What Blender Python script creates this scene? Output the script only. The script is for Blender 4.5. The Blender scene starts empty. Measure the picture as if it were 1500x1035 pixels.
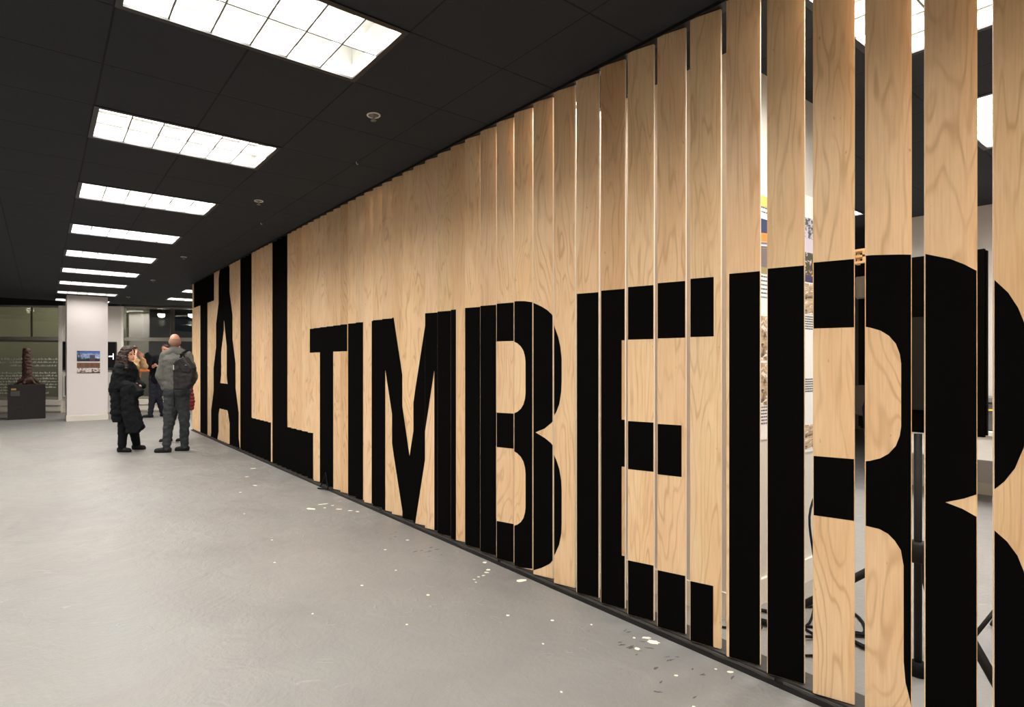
import bpy, bmesh, math, random
from mathutils import Vector, Matrix, noise
random.seed(7)
S = bpy.context.scene
COL = S.collection

# ------------------------------------------------------------------ camera, world, exposure
CAM_H = 1.345
YAW = 0.6121
cam = bpy.data.cameras.new('camera'); camo = bpy.data.objects.new('camera', cam); COL.objects.link(camo)
camo.location = (0, 0, CAM_H); camo.rotation_euler = (math.radians(90), 0, -YAW)
cam.sensor_fit = 'HORIZONTAL'; cam.sensor_width = 36.0; cam.lens = 831.0 / 1500 * 36
cam.shift_x = 106.5 / 1500; cam.shift_y = 16.3 / 1500
cam.clip_end = 200
S.camera = camo
S.view_settings.view_transform = 'Standard'; S.view_settings.look = 'None'
S.view_settings.gamma = 1; S.view_settings.use_curve_mapping = False
S.view_settings.exposure = 0.0
w = bpy.data.worlds.new('night'); S.world = w; w.use_nodes = True
w.node_tree.nodes['Background'].inputs[0].default_value = (0.02, 0.024, 0.03, 1)
w.node_tree.nodes['Background'].inputs[1].default_value = 0.5
LAMP_W = 68.0                        # watts of every ceiling troffer
CEIL = 2.995

# ------------------------------------------------------------------ materials
def srgb(r, g, b):
    f = lambda c: (c / 255 / 12.92) if c / 255 <= .04045 else ((c / 255 + .055) / 1.055) ** 2.4
    return (f(r), f(g), f(b), 1)

def mat(name, col, rough=.6, metal=0, emit=None, es=1, spec=.5, bump=0, bscale=60, var=0, vscale=4):
    m = bpy.data.materials.new(name); m.use_nodes = True
    n = m.node_tree.nodes; l = m.node_tree.links; b = n['Principled BSDF']
    b.inputs['Base Color'].default_value = col
    b.inputs['Roughness'].default_value = rough; b.inputs['Metallic'].default_value = metal
    b.inputs['Specular IOR Level'].default_value = spec
    if emit: b.inputs['Emission Color'].default_value = emit; b.inputs['Emission Strength'].default_value = es
    tc = n.new('ShaderNodeTexCoord')
    if bump:
        t = n.new('ShaderNodeTexNoise'); t.inputs['Scale'].default_value = bscale; t.inputs['Detail'].default_value = 4
        bp = n.new('ShaderNodeBump'); bp.inputs['Strength'].default_value = bump; bp.inputs['Distance'].default_value = .01
        l.new(tc.outputs['Object'], t.inputs['Vector']); l.new(t.outputs['Fac'], bp.inputs['Height']); l.new(bp.outputs['Normal'], b.inputs['Normal'])
    if var:
        t = n.new('ShaderNodeTexNoise'); t.inputs['Scale'].default_value = vscale; t.inputs['Detail'].default_value = 5
        mx = n.new('ShaderNodeMix'); mx.data_type = 'RGBA'
        mx.inputs['A'].default_value = tuple(c * (1 - var) for c in col[:3]) + (1,)
        mx.inputs['B'].default_value = tuple(min(1, c * (1 + var)) for c in col[:3]) + (1,)
        l.new(tc.outputs['Object'], t.inputs['Vector']); l.new(t.outputs['Fac'], mx.inputs['Factor']); l.new(mx.outputs['Result'], b.inputs['Base Color'])
    return m

class NT:
    """small wrapper for node graphs"""
    def __init__(s, m): s.n = m.node_tree.nodes; s.l = m.node_tree.links; s.b = s.n['Principled BSDF']
    def lk(s, v, sock):
        if hasattr(v, 'links') or hasattr(v, 'is_linked'): s.l.new(v, sock)
        else: sock.default_value = v
    def math(s, op, a, b=0, c=0, clamp=False):
        x = s.n.new('ShaderNodeMath'); x.operation = op; x.use_clamp = clamp
        s.lk(a, x.inputs[0]); s.lk(b, x.inputs[1]); s.lk(c, x.inputs[2]); return x.outputs[0]
    def noise(s, vec, scale, detail=3, rough=.5, dist=0):
        x = s.n.new('ShaderNodeTexNoise'); s.l.new(vec, x.inputs['Vector'])
        x.inputs['Scale'].default_value = scale; x.inputs['Detail'].default_value = detail
        x.inputs['Roughness'].default_value = rough; x.inputs['Distortion'].default_value = dist; return x.outputs['Fac']
    def mapr(s, v, a, b, c=0, d=1):
        x = s.n.new('ShaderNodeMapRange'); s.l.new(v, x.inputs[0])
        for i, k in enumerate((a, b, c, d)): x.inputs[i + 1].default_value = k
        return x.outputs[0]
    def mix(s, f, a, b, blend='MIX'):
        x = s.n.new('ShaderNodeMix'); x.data_type = 'RGBA'; x.blend_type = blend
        s.lk(f, x.inputs['Factor']); s.lk(a, x.inputs['A']); s.lk(b, x.inputs['B']); return x.outputs['Result']
    def mapping(s, vec, scale=(1, 1, 1), loc=(0, 0, 0)):
        x = s.n.new('ShaderNodeMapping'); s.l.new(vec, x.inputs['Vector'])
        x.inputs['Scale'].default_value = scale; s.lk(loc, x.inputs['Location']); return x.outputs[0]

def newmat(name):
    m = bpy.data.materials.new(name); m.use_nodes = True; return m, NT(m)

def wood_material():
    m, g = newmat('birch_plywood')
    tc = g.n.new('ShaderNodeTexCoord'); oi = g.n.new('ShaderNodeObjectInfo')
    cb = g.n.new('ShaderNodeCombineXYZ')
    g.l.new(g.math('MULTIPLY', oi.outputs['Random'], 37.0), cb.inputs[0]); g.l.new(g.math('MULTIPLY', oi.outputs['Random'], 91.0), cb.inputs[2])
    v = g.mapping(tc.outputs['Object'], (4.2, 4.2, .62), cb.outputs[0])
    f = g.noise(v, 1.0, 3.0, .5, .35)
    rings = g.math('SINE', g.math('MULTIPLY', f, 128.0))
    line = g.math('POWER', g.math('ABSOLUTE', g.mapr(rings, -1, 1, 0, 1)), 6.0)
    line = g.math('MULTIPLY', line, g.mapr(g.noise(g.mapping(tc.outputs['Object'], (9, 9, 3), cb.outputs[0]), 1.0, 2), .38, .62, .25, 1.25))
    v2 = g.mapping(tc.outputs['Object'], (150, 150, 5), cb.outputs[0])
    fine = g.noise(v2, 1.0, 3, .6)
    v3 = g.mapping(tc.outputs['Object'], (5, 5, 1.1), cb.outputs[0])
    blot = g.noise(v3, 1.3, 3, .55, .5)
    speck = g.mapr(g.noise(g.mapping(tc.outputs['Object'], (60, 60, 22), cb.outputs[0]), 1.0, 1), .745, .79, 0, 1)
    base = g.mix(g.mapr(blot, .35, .68), srgb(246, 214, 174), srgb(239, 200, 156))
    base = g.mix(g.math('MULTIPLY', line, .44), base, srgb(196, 150, 104))
    base = g.mix(g.math('MULTIPLY', g.mapr(fine, .42, .7), .28), base, srgb(204, 160, 116))
    base = g.mix(g.math('MULTIPLY', speck, .4), base, srgb(140, 92, 54))
    base = g.mix(1.0, base, oi.outputs['Color'], 'MULTIPLY')
    g.l.new(base, g.b.inputs['Base Color'])
    g.b.inputs['Roughness'].default_value = .5; g.b.inputs['Specular IOR Level'].default_value = .3
    return m

def floor_material():
    m, g = newmat('painted_concrete_floor')
    tc = g.n.new('ShaderNodeTexCoord'); p = tc.outputs['Object']
    big = g.noise(p, .9, 5, .6, .6)
    mid = g.noise(p, 4.5, 6, .65, .4)
    tint = g.noise(p, .45, 2, .5)
    base = g.mix(g.mapr(big, .35, .65), srgb(123, 119, 116), srgb(136, 132, 128))
    base = g.mix(g.math('MULTIPLY', g.mapr(tint, .45, .6), .45), base, srgb(121, 124, 124))
    base = g.mix(g.math('MULTIPLY', g.mapr(mid, .35, .72), .4), base, srgb(142, 137, 131))
    # trowel and scuff marks: thin curved contour lines in patches
    c = g.noise(p, 2.3, 1.5, .5, 1.6)
    ln = g.mapr(g.math('ABSOLUTE', g.math('SUBTRACT', c, .5)), 0, .009, 1, 0)
    patch = g.math('MULTIPLY', g.mapr(g.noise(p, 1.7, 3), .52, .64), g.mapr(g.noise(p, 11, 2), .48, .58))
    sc = g.math('MULTIPLY', ln, patch)
    base = g.mix(g.math('MULTIPLY', sc, .5), base, srgb(170, 168, 163))
    gr = g.noise(p, 90, 4, .7)
    base = g.mix(g.mapr(gr, .3, .7, 0, .22), base, srgb(104, 102, 99))
    dk = g.math('MULTIPLY', g.mapr(g.noise(g.mapping(p, (9, 20, 9)), 1.0, 4, .7), .68, .72), g.mapr(g.noise(p, .8, 2), .52, .6))
    base = g.mix(g.math('MULTIPLY', dk, .4), base, srgb(88, 85, 82))
    g.l.new(base, g.b.inputs['Base Color'])
    g.l.new(g.mapr(mid, .3, .7, .38, .56), g.b.inputs['Roughness'])
    bp = g.n.new('ShaderNodeBump'); bp.inputs['Strength'].default_value = .6; bp.inputs['Distance'].default_value = .02
    h = g.math('ADD', g.math('MULTIPLY', mid, .8), g.math('MULTIPLY', sc, .3))
    h = g.math('ADD', h, g.math('MULTIPLY', g.noise(p, 38, 3, .6), .12))
    g.l.new(h, bp.inputs['Height']); g.l.new(bp.outputs['Normal'], g.b.inputs['Normal'])
    return m

def ceiling_material():
    m, g = newmat('black_ceiling_tile')
    tc = g.n.new('ShaderNodeTexCoord'); uv = tc.outputs['UV']
    sp = g.n.new('ShaderNodeSeparateXYZ'); g.l.new(uv, sp.inputs[0])
    def edge(o):
        return g.math('SUBTRACT', .5, g.math('ABSOLUTE', g.math('SUBTRACT', o, .5)))
    e = g.math('MINIMUM', edge(sp.outputs[0]), edge(sp.outputs[1]))
    ln = g.mapr(e, .004, .012, 1, 0)
    n1 = g.noise(tc.outputs['Object'], 170, 2, .6); n2 = g.noise(tc.outputs['Object'], 3, 3)
    base = g.mix(n1, srgb(34, 36, 39), srgb(60, 63, 67))
    base = g.mix(g.math('MULTIPLY', n2, .35), base, srgb(32, 34, 37))
    base = g.mix(g.math('MULTIPLY', ln, .75), base, srgb(14, 13, 13))
    g.l.new(base, g.b.inputs['Base Color']); g.b.inputs['Roughness'].default_value = .85
    g.b.inputs['Specular IOR Level'].default_value = .25
    bp = g.n.new('ShaderNodeBump'); bp.inputs['Strength'].default_value = .4; bp.inputs['Distance'].default_value = .004
    g.l.new(g.math('SUBTRACT', n1, g.math('MULTIPLY', ln, 2)), bp.inputs['Height']); g.l.new(bp.outputs['Normal'], g.b.inputs['Normal'])
    return m

WOOD = wood_material(); FLOOR = floor_material(); CTILE = ceiling_material()
INK = mat('matte_black_print', (.0016, .0014, .0013, 1), .85, spec=.06, bump=.1, bscale=400)
BLACK = mat('black_paint', (.012, .011, .011, 1), .45)
RAILM = mat('dark_rail', (.006, .0055, .005, 1), .4, bump=.2, bscale=25)
RAILG = mat('grey_rail_lip', srgb(96, 92, 88), .4, .3)
WHITE = mat('white_wall_paint', srgb(206, 200, 192), .75, var=.03, vscale=1.5)
PILLAR = mat('white_pillar_paint', srgb(224, 215, 213), .7, var=.03, vscale=1.2)
TRIMW = mat('white_trim', srgb(222, 214, 202), .5)
GREYW = mat('grey_wall', srgb(120, 116, 110), .8, var=.05)
HOUSE = mat('lamp_housing', srgb(200, 200, 196), .5)
LOUV = mat('louver_blade', srgb(112, 112, 108), .4, .0)
CREAM = mat('cream_plastic', srgb(225, 220, 212), .5)
METAL = mat('brushed_metal', srgb(130, 128, 124), .35, .8)
ALU = mat('grey_window_frame', srgb(150, 146, 136), .45, .3)
ALUD = mat('dull_window_frame', srgb(112, 104, 98), .5, .2)
CHIP = mat('bare_plaster_chip', srgb(236, 228, 210), .8, var=.08, vscale=30)
OLIVE = mat('olive_exterior', srgb(100, 100, 84), .9, var=.15, vscale=.8)  # olive stands for the room reflected in the left window; soffit shares it
ASPH = mat('asphalt', srgb(60, 60, 62), .9, var=.1)
PLINTH = mat('charred_wood', srgb(42, 34, 31), .6, bump=.5, bscale=20, var=.45, vscale=9)
BARK = mat('dark_stump_wood', srgb(72, 46, 36), .7, bump=.9, bscale=28, var=.4, vscale=14)
SCREEN = mat('black_screen', (.004, .004, .005, 1), .25)
GLOW = mat('screen_glyph', (1, 1, 1, 1), .5, emit=(.92, .95, 1, 1), es=1.0)
VINYL = mat('white_vinyl', srgb(222, 222, 216), .6)
SKIN = mat('skin', srgb(206, 150, 122), .5, var=.06, vscale=20)
SKINP = mat('pink_skin', srgb(212, 150, 124), .5, var=.08, vscale=18)

# ------------------------------------------------------------------ mesh helpers
def meta(o, label=None, cat=None, group=None, kind=None):
    if label: o['label'] = label
    if cat: o['category'] = cat
    if group: o['group'] = group
    if kind: o['kind'] = kind
    return o

def finish(bm, name, m, parent=None, smooth=False, recalc=True):
    if recalc: bmesh.ops.recalc_face_normals(bm, faces=bm.faces)
    me = bpy.data.meshes.new(name); bm.to_mesh(me); bm.free()
    for mm in (m if isinstance(m, (list, tuple)) else [m]): me.materials.append(mm)
    if smooth:
        for p in me.polygons: p.use_smooth = True
    o = bpy.data.objects.new(name, me); COL.objects.link(o)
    if parent: o.parent = parent
    return o

def empty(name, loc, rz=0):
    o = bpy.data.objects.new(name, None); COL.objects.link(o); o.location = loc; o.rotation_euler = (0, 0, rz)
    o.empty_display_size = .1; return o

def box(bm, x0, x1, y0, y1, z0, z1, M=None, mi=0):
    vs = [bm.verts.new(Vector(p) if M is None else M @ Vector(p)) for p in
          [(x0, y0, z0), (x1, y0, z0), (x1, y1, z0), (x0, y1, z0), (x0, y0, z1), (x1, y0, z1), (x1, y1, z1), (x0, y1, z1)]]
    for f in [(0, 3, 2, 1), (4, 5, 6, 7), (0, 1, 5, 4), (1, 2, 6, 5), (2, 3, 7, 6), (3, 0, 4, 7)]:
        bm.faces.new([vs[i] for i in f]).material_index = mi
    return vs

def boxobj(name, dims, m, parent=None, bevel=0):
    bm = bmesh.new(); box(bm, *dims)
    if bevel: bmesh.ops.bevel(bm, geom=bm.edges[:], offset=bevel, segments=2, affect='EDGES')
    return finish(bm, name, m, parent)

def lathe(bm, prof, seg=20, M=None, loop=False):
    rings = []
    for r, z in prof:
        ring = []
        for k in range(seg):
            a = 2 * math.pi * k / seg; p = Vector((r * math.cos(a), r * math.sin(a), z))
            ring.append(bm.verts.new(M @ p if M else p))
        rings.append(ring)
    for a, b in zip(rings[:-1], rings[1:]):
        for k in range(seg): bm.faces.new((a[k], a[(k + 1) % seg], b[(k + 1) % seg], b[k]))
    if loop:
        for k in range(seg): bm.faces.new((rings[-1][k], rings[-1][(k + 1) % seg], rings[0][(k + 1) % seg], rings[0][k]))
    else: bm.faces.new(rings[0][::-1]); bm.faces.new(rings[-1])

def tube(bm, pts, r, seg=8, taper=None):
    pts = [Vector(p) for p in pts]; rings = []; up = Vector((0, 0, 1)); prev = None
    for i, p in enumerate(pts):
        d = (pts[min(i + 1, len(pts) - 1)] - pts[max(i - 1, 0)]).normalized()
        if prev is None: a = d.cross(up) if abs(d.dot(up)) < .95 else d.cross(Vector((1, 0, 0)))
        else: a = prev - d * prev.dot(d)
        a.normalize(); prev = a.copy(); b = d.cross(a)
        rr = r if taper is None else taper[i]
        rings.append([bm.verts.new(p + (a * math.cos(2 * math.pi * k / seg) + b * math.sin(2 * math.pi * k / seg)) * rr) for k in range(seg)])
    for a, b in zip(rings[:-1], rings[1:]):
        for k in range(seg): bm.faces.new((a[k], a[(k + 1) % seg], b[(k + 1) % seg], b[k]))
    bm.faces.new(rings[0][::-1]); bm.faces.new(rings[-1])

def capsule(bm, p0, p1, r0, r1, seg=14, flat=None):
    p0, p1 = Vector(p0), Vector(p1); d = p1 - p0; L = d.length
    if L < 1e-5: d = Vector((0, 0, 1)); L = 1e-5
    d.normalize(); a = d.orthogonal().normalized(); b = d.cross(a); prof = []
    for k in range(0, 6): t = math.pi / 2 * (1 - k / 5); prof.append((p0 - d * r0 * math.sin(t), r0 * math.cos(t)))
    for k in range(0, 6): t = math.pi / 2 * k / 5; prof.append((p1 + d * r1 * math.sin(t), r1 * math.cos(t)))
    rings = []
    for c, r in prof:
        r = max(r, 1e-4)
        rings.append([bm.verts.new(c + (a * math.cos(2 * math.pi * k / seg) + b * math.sin(2 * math.pi * k / seg)) * r) for k in range(seg)])
    for q, s in zip(rings[:-1], rings[1:]):
        for k in range(seg): bm.faces.new((q[k], q[(k + 1) % seg], s[(k + 1) % seg], s[k]))
    bm.faces.new(rings[0][::-1]); bm.faces.new(rings[-1])
    if flat:        # (centre, scale xyz)
        c, sc = flat
        for rg in rings:
            for v in rg: v.co = Vector([c[i] + (v.co[i] - c[i]) * sc[i] for i in range(3)])

def ellipsoid(bm, c, r, rz=0, ry=0):
    M = Matrix.Translation(c) @ Matrix.Rotation(rz, 4, 'Z') @ Matrix.Rotation(ry, 4, 'Y') @ Matrix.Diagonal((*r, 1))
    bmesh.ops.create_uvsphere(bm, u_segments=18, v_segments=12, radius=1, matrix=M)

def prism(bm, out, y0, y1, sk=0):
    a = [bm.verts.new((x + sk * y0, y0, z)) for x, z in out]; b = [bm.verts.new((x + sk * y1, y1, z)) for x, z in out]
    n = len(out); bm.faces.new(a); bm.faces.new(b[::-1])
    for i in range(n): bm.faces.new((a[i], b[i], b[(i + 1) % n], a[(i + 1) % n]))

def blob(name, build, m, parent, voxel=.012, it=4, fold=0, fscale=9, clipz=None):
    """closed shapes fused into one continuous skin"""
    bm = bmesh.new(); build(bm); bmesh.ops.recalc_face_normals(bm, faces=bm.faces)
    me = bpy.data.meshes.new(name); bm.to_mesh(me); bm.free()
    t = bpy.data.objects.new('tmp', me); COL.objects.link(t)
    r = t.modifiers.new('r', 'REMESH'); r.mode = 'VOXEL'; r.voxel_size = voxel
    s = t.modifiers.new('s', 'SMOOTH'); s.iterations = it; s.factor = .5
    dg = bpy.context.evaluated_depsgraph_get(); dg.update()
    nm = bpy.data.meshes.new_from_object(t.evaluated_get(dg)); nm.name = name
    bpy.data.objects.remove(t)
    if fold:
        co = [v.co.copy() for v in nm.vertices]; no = [v.normal.copy() for v in nm.vertices]
        for v, c, n in zip(nm.vertices, co, no):
            q = Vector((c.x * fscale, c.y * fscale, c.z * fscale * 1.5))
            v.co = c + n * fold * (noise.noise(q) + .5 * noise.noise(q * 2.3))
    if clipz is not None:
        for v in nm.vertices: v.co.z = max(v.co.z, clipz)
    for p in nm.polygons: p.use_smooth = True
    nm.materials.clear(); nm.materials.append(m)
    o = bpy.data.objects.new(name, nm); COL.objects.link(o)
    if parent: o.parent = parent
    return o

# ------------------------------------------------------------------ the room shell
WN = Vector((0.88836, -0.45915, 0)); WP = Vector((2.72, 17.9, 0))       # the window wall runs along WN through WP
WANG = math.atan2(WN.y, WN.x)
XL, XR, YB = -5.6, 14.0, -4.0
def wallpt(x): s = (x - WP.x) / WN.x; return WP.y + s * WN.y
bm = bmesh.new()
pts = [(XL, YB), (XR, YB), (XR, wallpt(XR) + .4), (XL, wallpt(XL) + .4)]
top = [bm.verts.new((x, y, 0)) for x, y in pts]; bot = [bm.verts.new((x, y, -.15)) for x, y in pts]
bm.faces.new(top); bm.faces.new(bot[::-1])
for i in range(4): bm.faces.new((top[i], bot[i], bot[(i + 1) % 4], top[(i + 1) % 4]))
meta(finish(bm, 'floor', FLOOR), 'grey painted concrete floor with scuffs and paint chips', kind='structure')

T = .6096
xb = [1.4965 + T * k for k in range(-12, 2)]                       # up to 2.106
xb = [x for x in xb if x > XL] + [2.58, 2.58 + T, 2.58 + 2 * T, 4.25, 4.71, 4.71 + T, 4.71 + 2 * T]
xb = [XL] + xb
while xb[-1] + T < XR: xb.append(xb[-1] + T)
xb.append(XR)
ROWS = [(0.2773, 11), (2.58, 10), (4.71, 4), (-2.1611, 9)]
ROWY = [2.385 + 1.8288 * (k - 1) for k in range(-1, 10)]
lights = []
for rx, n in ROWS:
    for k in range(n):
        y = ROWY[k]
        if rx == 4.71 and k > 4: continue
        if rx == -2.1611 and y > 15: continue
        lights.append((rx, y))
lights.append((6.18, ROWY[2])); lights.append((6.18, ROWY[1]))
xb = sorted(set([round(x, 4) for x in xb] + [round(l[0], 4) for l in lights] + [round(l[0] + 2 * T, 4) for l in lights]))
xb = [x for i, x in enumerate(xb) if i == 0 or x - xb[i - 1] > .004]
yb = [2.385 + T * k for k in range(-10, 26)]; yb = [YB] + [y for y in yb if y > YB + .05]
bm = bmesh.new(); uvl = bm.loops.layers.uv.new('UVMap')
def inlight(x, y): return any(l[0] - .002 < x < l[0] + 2 * T + .002 and l[1] < y < l[1] + T for l in lights)
vc = {}
def cv(x, y):
    k = (round(x, 4), round(y, 4))
    if k not in vc: vc[k] = bm.verts.new((x, y, CEIL))
    return vc[k]
for i in range(len(xb) - 1):
    for j in range(len(yb) - 1):
        x0, x1, y0, y1 = xb[i], xb[i + 1], yb[j], yb[j + 1]
        if inlight((x0 + x1) / 2, (y0 + y1) / 2): continue
        if y0 > wallpt(x0) + .4 and y0 > wallpt(x1) + .4: continue
        f = bm.faces.new((cv(x0, y0), cv(x0, y1), cv(x1, y1), cv(x1, y0)))
        for lp, uvc in zip(f.loops, ((0, 0), (0, 1), (1, 1), (1, 0))): lp[uvl].uv = uvc
o = finish(bm, 'ceiling', CTILE, recalc=False); meta(o, 'black tiled suspended ceiling', kind='structure')
bm = bmesh.new(); box(bm, XL, XR, YB, 26, CEIL + .3, CEIL + .4)
meta(finish(bm, 'trim_1', BLACK), kind='structure')              # slab above the suspended ceiling

def wall(name, x0, x1, y0, y1, m=WHITE, z1=CEIL + .3, z0=0):
    return meta(boxobj(name, (x0, x1, y0, y1, z0, z1), m), kind='structure')
wall('wall_left', XL - .15, XL, YB, 23); wall('wall_back', XL, XR, YB - .15, YB)
wall('wall_right', XR, XR + .15, YB, 14, GREYW)
wall('wall_rear', 8.0, 8.2, YB, 2.6)
wall('wall_partition', 2.97, 4.40, 1.58, 3.9)
bm = bmesh.new(); box(bm, 2.955, 4.415, 1.565, 3.9, 0, .14)
meta(finish(bm, 'baseboard_partition', TRIMW), kind='structure')
meta(boxobj('baseboard_rear', (7.98, 8.0, YB, 2.6, 0, .12), TRIMW), kind='structure')

# window wall (local frame: x along WN, y outward)
def wl(name='structure'): return Matrix.Translation(WP) @ Matrix.Rotation(WANG, 4, 'Z')
WM = wl()
def wbox(name, dims, m, kind='structure', parent=None, bev=0):
    bm = bmesh.new(); box(bm, *dims)
    o = finish(bm, name, m, parent)
    if parent is None: o.matrix_world = WM
    if kind: o['kind'] = kind
    return o
wbox('wall_far', (-2.50, -0.96, 0, .35, 0, CEIL + .3), WHITE)       # pier between the two windows
bm = bmesh.new(); box(bm, -9.6, 12.6, 0, .35, CEIL - .0, CEIL + .3); o = finish(bm, 'trim_2', BLACK); o.matrix_world = WM; o['kind'] = 'structure'
wbox('baseboard_far', (-2.51, -.95, -.015, 0, 0, .12), TRIMW)

def glass_mat():
    m = bpy.data.materials.new('window_glass'); m.use_nodes = True; n = m.node_tree.nodes; l = m.node_tree.links
    n.remove(n['Principled BSDF']); out = n['Material Output']
    tr = n.new('ShaderNodeBsdfTransparent'); tr.inputs[0].default_value = (.9, .92, .88, 1)
    gl = n.new('ShaderNodeBsdfGlossy'); gl.inputs['Roughness'].default_value = .02; gl.inputs[0].default_value = (.9, .92, .9, 1)
    fr = n.new('ShaderNodeFresnel'); fr.inputs['IOR'].default_value = 1.9
    mx = n.new('ShaderNodeMixShader'); l.new(fr.outputs[0], mx.inputs[0]); l.new(tr.outputs[0], mx.inputs[1]); l.new(gl.outputs[0], mx.inputs[2])
    l.new(mx.outputs[0], out.inputs[0]); return m
GLASS = glass_mat()

def window(name, x0, x1, mull, heavy, rows, label):
    r = empty(name, (0, 0, 0)); r.matrix_world = WM; meta(r, label, kind='structure')
    bm = bmesh.new()
    box(bm, x0, x0 + .06, .03, .13, .36, CEIL); box(bm, x1 - .06, x1, .03, .13, .36, CEIL)
    box(bm, x0 + .06, x1 - .06, .03, .13, CEIL - .05, CEIL); box(bm, x0 + .06, x1 - .06, .03, .13, .36, .44)
    box(bm, x0 + .06, x1 - .06, .02, .13, 2.02, 2.12)
    finish(bm, 'window_frame', ALU, r)
    for mx, z0, wd in mull:
        b2 = bmesh.new(); box(b2, mx - wd, mx + wd, .035, .12, z0, CEIL - .05); finish(b2, 'mullion', ALUD, r)
    finish_pane = bmesh.new(); box(finish_pane, x0 + .06, x1 - .06, .075, .083, .44, CEIL - .05); finish(finish_pane, 'pane', GLASS, r)
    # low white heater casing under the glass
    b3 = bmesh.new(); box(b3, x0, x1, -.16, .14, .22, .36); box(b3, x0, x1, -.14, .14, .055, .20); box(b3, x0, x1, -.1, .14, 0, .055)
    box(b3, x0, x1, -.1, .14, .2, .22); finish(b3, 'sill', TRIMW, r)
    # lines of small white lettering
    bv = bmesh.new(); rr = random.Random(len(name) + int(x0 * 10))
    for z, a, b in rows:
        x = a
        while x < b:
            for q in range(rr.randint(2, 8)):
                cw = rr.uniform(.016, .026); h = rr.choice((.036, .036, .05))
                if x + cw > b: break
                box(bv, x, x + cw * .8, .070, .0745, z, z + h * .55)
                if h > .04: box(bv, x, x + cw * .3, .070, .0745, z + h * .55, z + h)
                x += cw
            x += .022
    finish(bv, 'window_lettering', VINYL, r)
    return r
rows1 = [(1.485, -9, -2.62), (1.39, -9, -4.0), (1.40, -3.9, -2.65), (1.30, -3.9, -2.7), (1.10, -9, -2.66), (1.02, -9, -2.66), (.94, -9, -2.7), (.86, -9, -2.66), (.78, -9, -2.66), (.70, -9, -2.7), (.62, -6, -3.0), (.54, -9, -2.9)]
window('window_1', -9.4, -2.5, [(-3.343, 2.12, .008), (-6.0, .44, .05)], 0, rows1, 'tall shopfront window with lines of small white lettering left of the pillar')
rows2 = [(z, -.1, 1.2) for z in (1.50, 1.40, 1.30, 1.10, 1.0, .90, .80, .70)]
window('window_2', -.96, 12.0, [(.39, 2.12, .055), (.39, .44, .03), (3.4, .44, .05), (6.4, .44, .05), (9.4, .44, .05)], 0, rows2, 'dark shopfront window behind the standing group, with white lettering')
wbox('trim_3', (-2.60, -2.50, -.03, .13, .36, CEIL), CREAM)
wbox('trim_4', (-.96, -.90, -.02, .0, .36, CEIL), CREAM)

# street outside
bm = bmesh.new(); box(bm, -25, 25, .42, 16, -.15, -.02); o = finish(bm, 'ground', ASPH); o.matrix_world = WM; o['kind'] = 'structure'
bm = bmesh.new(); box(bm, -25, -1.5, 3.2, 3.6, 0, 2.15); box(bm, -25, -1.5, 3.1, 3.7, 2.15, 7)  # added wall, its olive tone painted in place of the reflected room
o = finish(bm, 'reflection_backdrop', OLIVE); o.matrix_world = WM; meta(o, 'olive grey backdrop wall standing in for room reflections in the left window', 'building')
bm = bmesh.new(); box(bm, -1.0, 16, 12, 12.4, 0, 3.0); box(bm, -1, 16, 11, 12.4, 3.0, 3.4); box(bm, -1, 16, 11.9, 12.4, 3.4, 8)
for k in range(6): box(bm, .2 + k * 2.4, .5 + k * 2.4, 11.7, 12.0, 0, 3.0)
o = finish(bm, 'street_building', mat('dim_stone', srgb(70, 70, 62), .9, var=.2)); o.matrix_world = WM
meta(o, 'dim stone building with a ledge across the street behind the right window', 'building')
ELM = mat('street_lamp_glow', (1, 1, 1, 1), emit=(1, .95, .86, 1), es=9)
def lampglobe(x, y, z, r, lab, e=25):
    o = empty('globe_lamp', WM @ Vector((x, y, z))); meta(o, lab, 'lamp', 'round lamps outside the window')
    b = bmesh.new(); lathe(b, [(.01, .1), (.03, .1), (.12, .0), (.12, -.02)], 16); 
    finish(b, 'lamp_shade', BLACK, o)
    b = bmesh.new(); ellipsoid(b, (0, 0, -.05), (r, r, r * .8)); finish(b, 'bulb', ELM, o, True)
    b = bmesh.new(); tube(b, [(0, 0, .1), (0, 0, 3.55 - z)], .012); finish(b, 'cord', BLACK, o)
    ld = bpy.data.lights.new('lamp_light', 'POINT'); ld.energy = e; ld.color = (1, .9, .75); ld.shadow_soft_size = .1
    lo = bpy.data.objects.new('lamp_light', ld); COL.objects.link(lo); lo.parent = o; lo.location = (0, 0, -.3)
lampglobe(-.62, 2.2, 3.0, .11, 'round white lamp outside, nearest the white pier')
lampglobe(.30, 2.2, 3.0, .10, 'round white lamp outside, beside the upper mullion')
lampglobe(.10, 4.6, 2.35, .08, 'lower small white lamp outside, further back than the round pair')
for k, x in enumerate((-4.2, -7.5)):  # two lamps added to brighten the olive wall behind the left window
    lampglobe(x, 1.6, 3.3, .1, ('added round lamp lighting the olive backdrop wall, nearer the pillar', 'added round lamp lighting the olive backdrop wall, further from the pillar')[k], 110)
bm = bmesh.new(); box(bm, -25, 16, .42, 6, 3.5, 3.7); o = finish(bm, 'soffit', OLIVE); o.matrix_world = WM; o['kind'] = 'structure'; o.name = 'trim_5'

b = bmesh.new(); box(b, -.09, .09, -.02, .02, 0, .09); box(b, -.01, .01, -.01, .01, .09, 1.34)
o = finish(b, 'exit_lamp', mat('green_glow', srgb(30, 120, 80), .5, emit=(.1, .9, .5, 1), es=1.2)); o.location = WM @ Vector((1.02, 1.6, 2.16)); o.rotation_euler = (0, 0, WANG)
meta(o, 'small green glowing lamp outside the window by the end of the slat wall', 'lamp')

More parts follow.
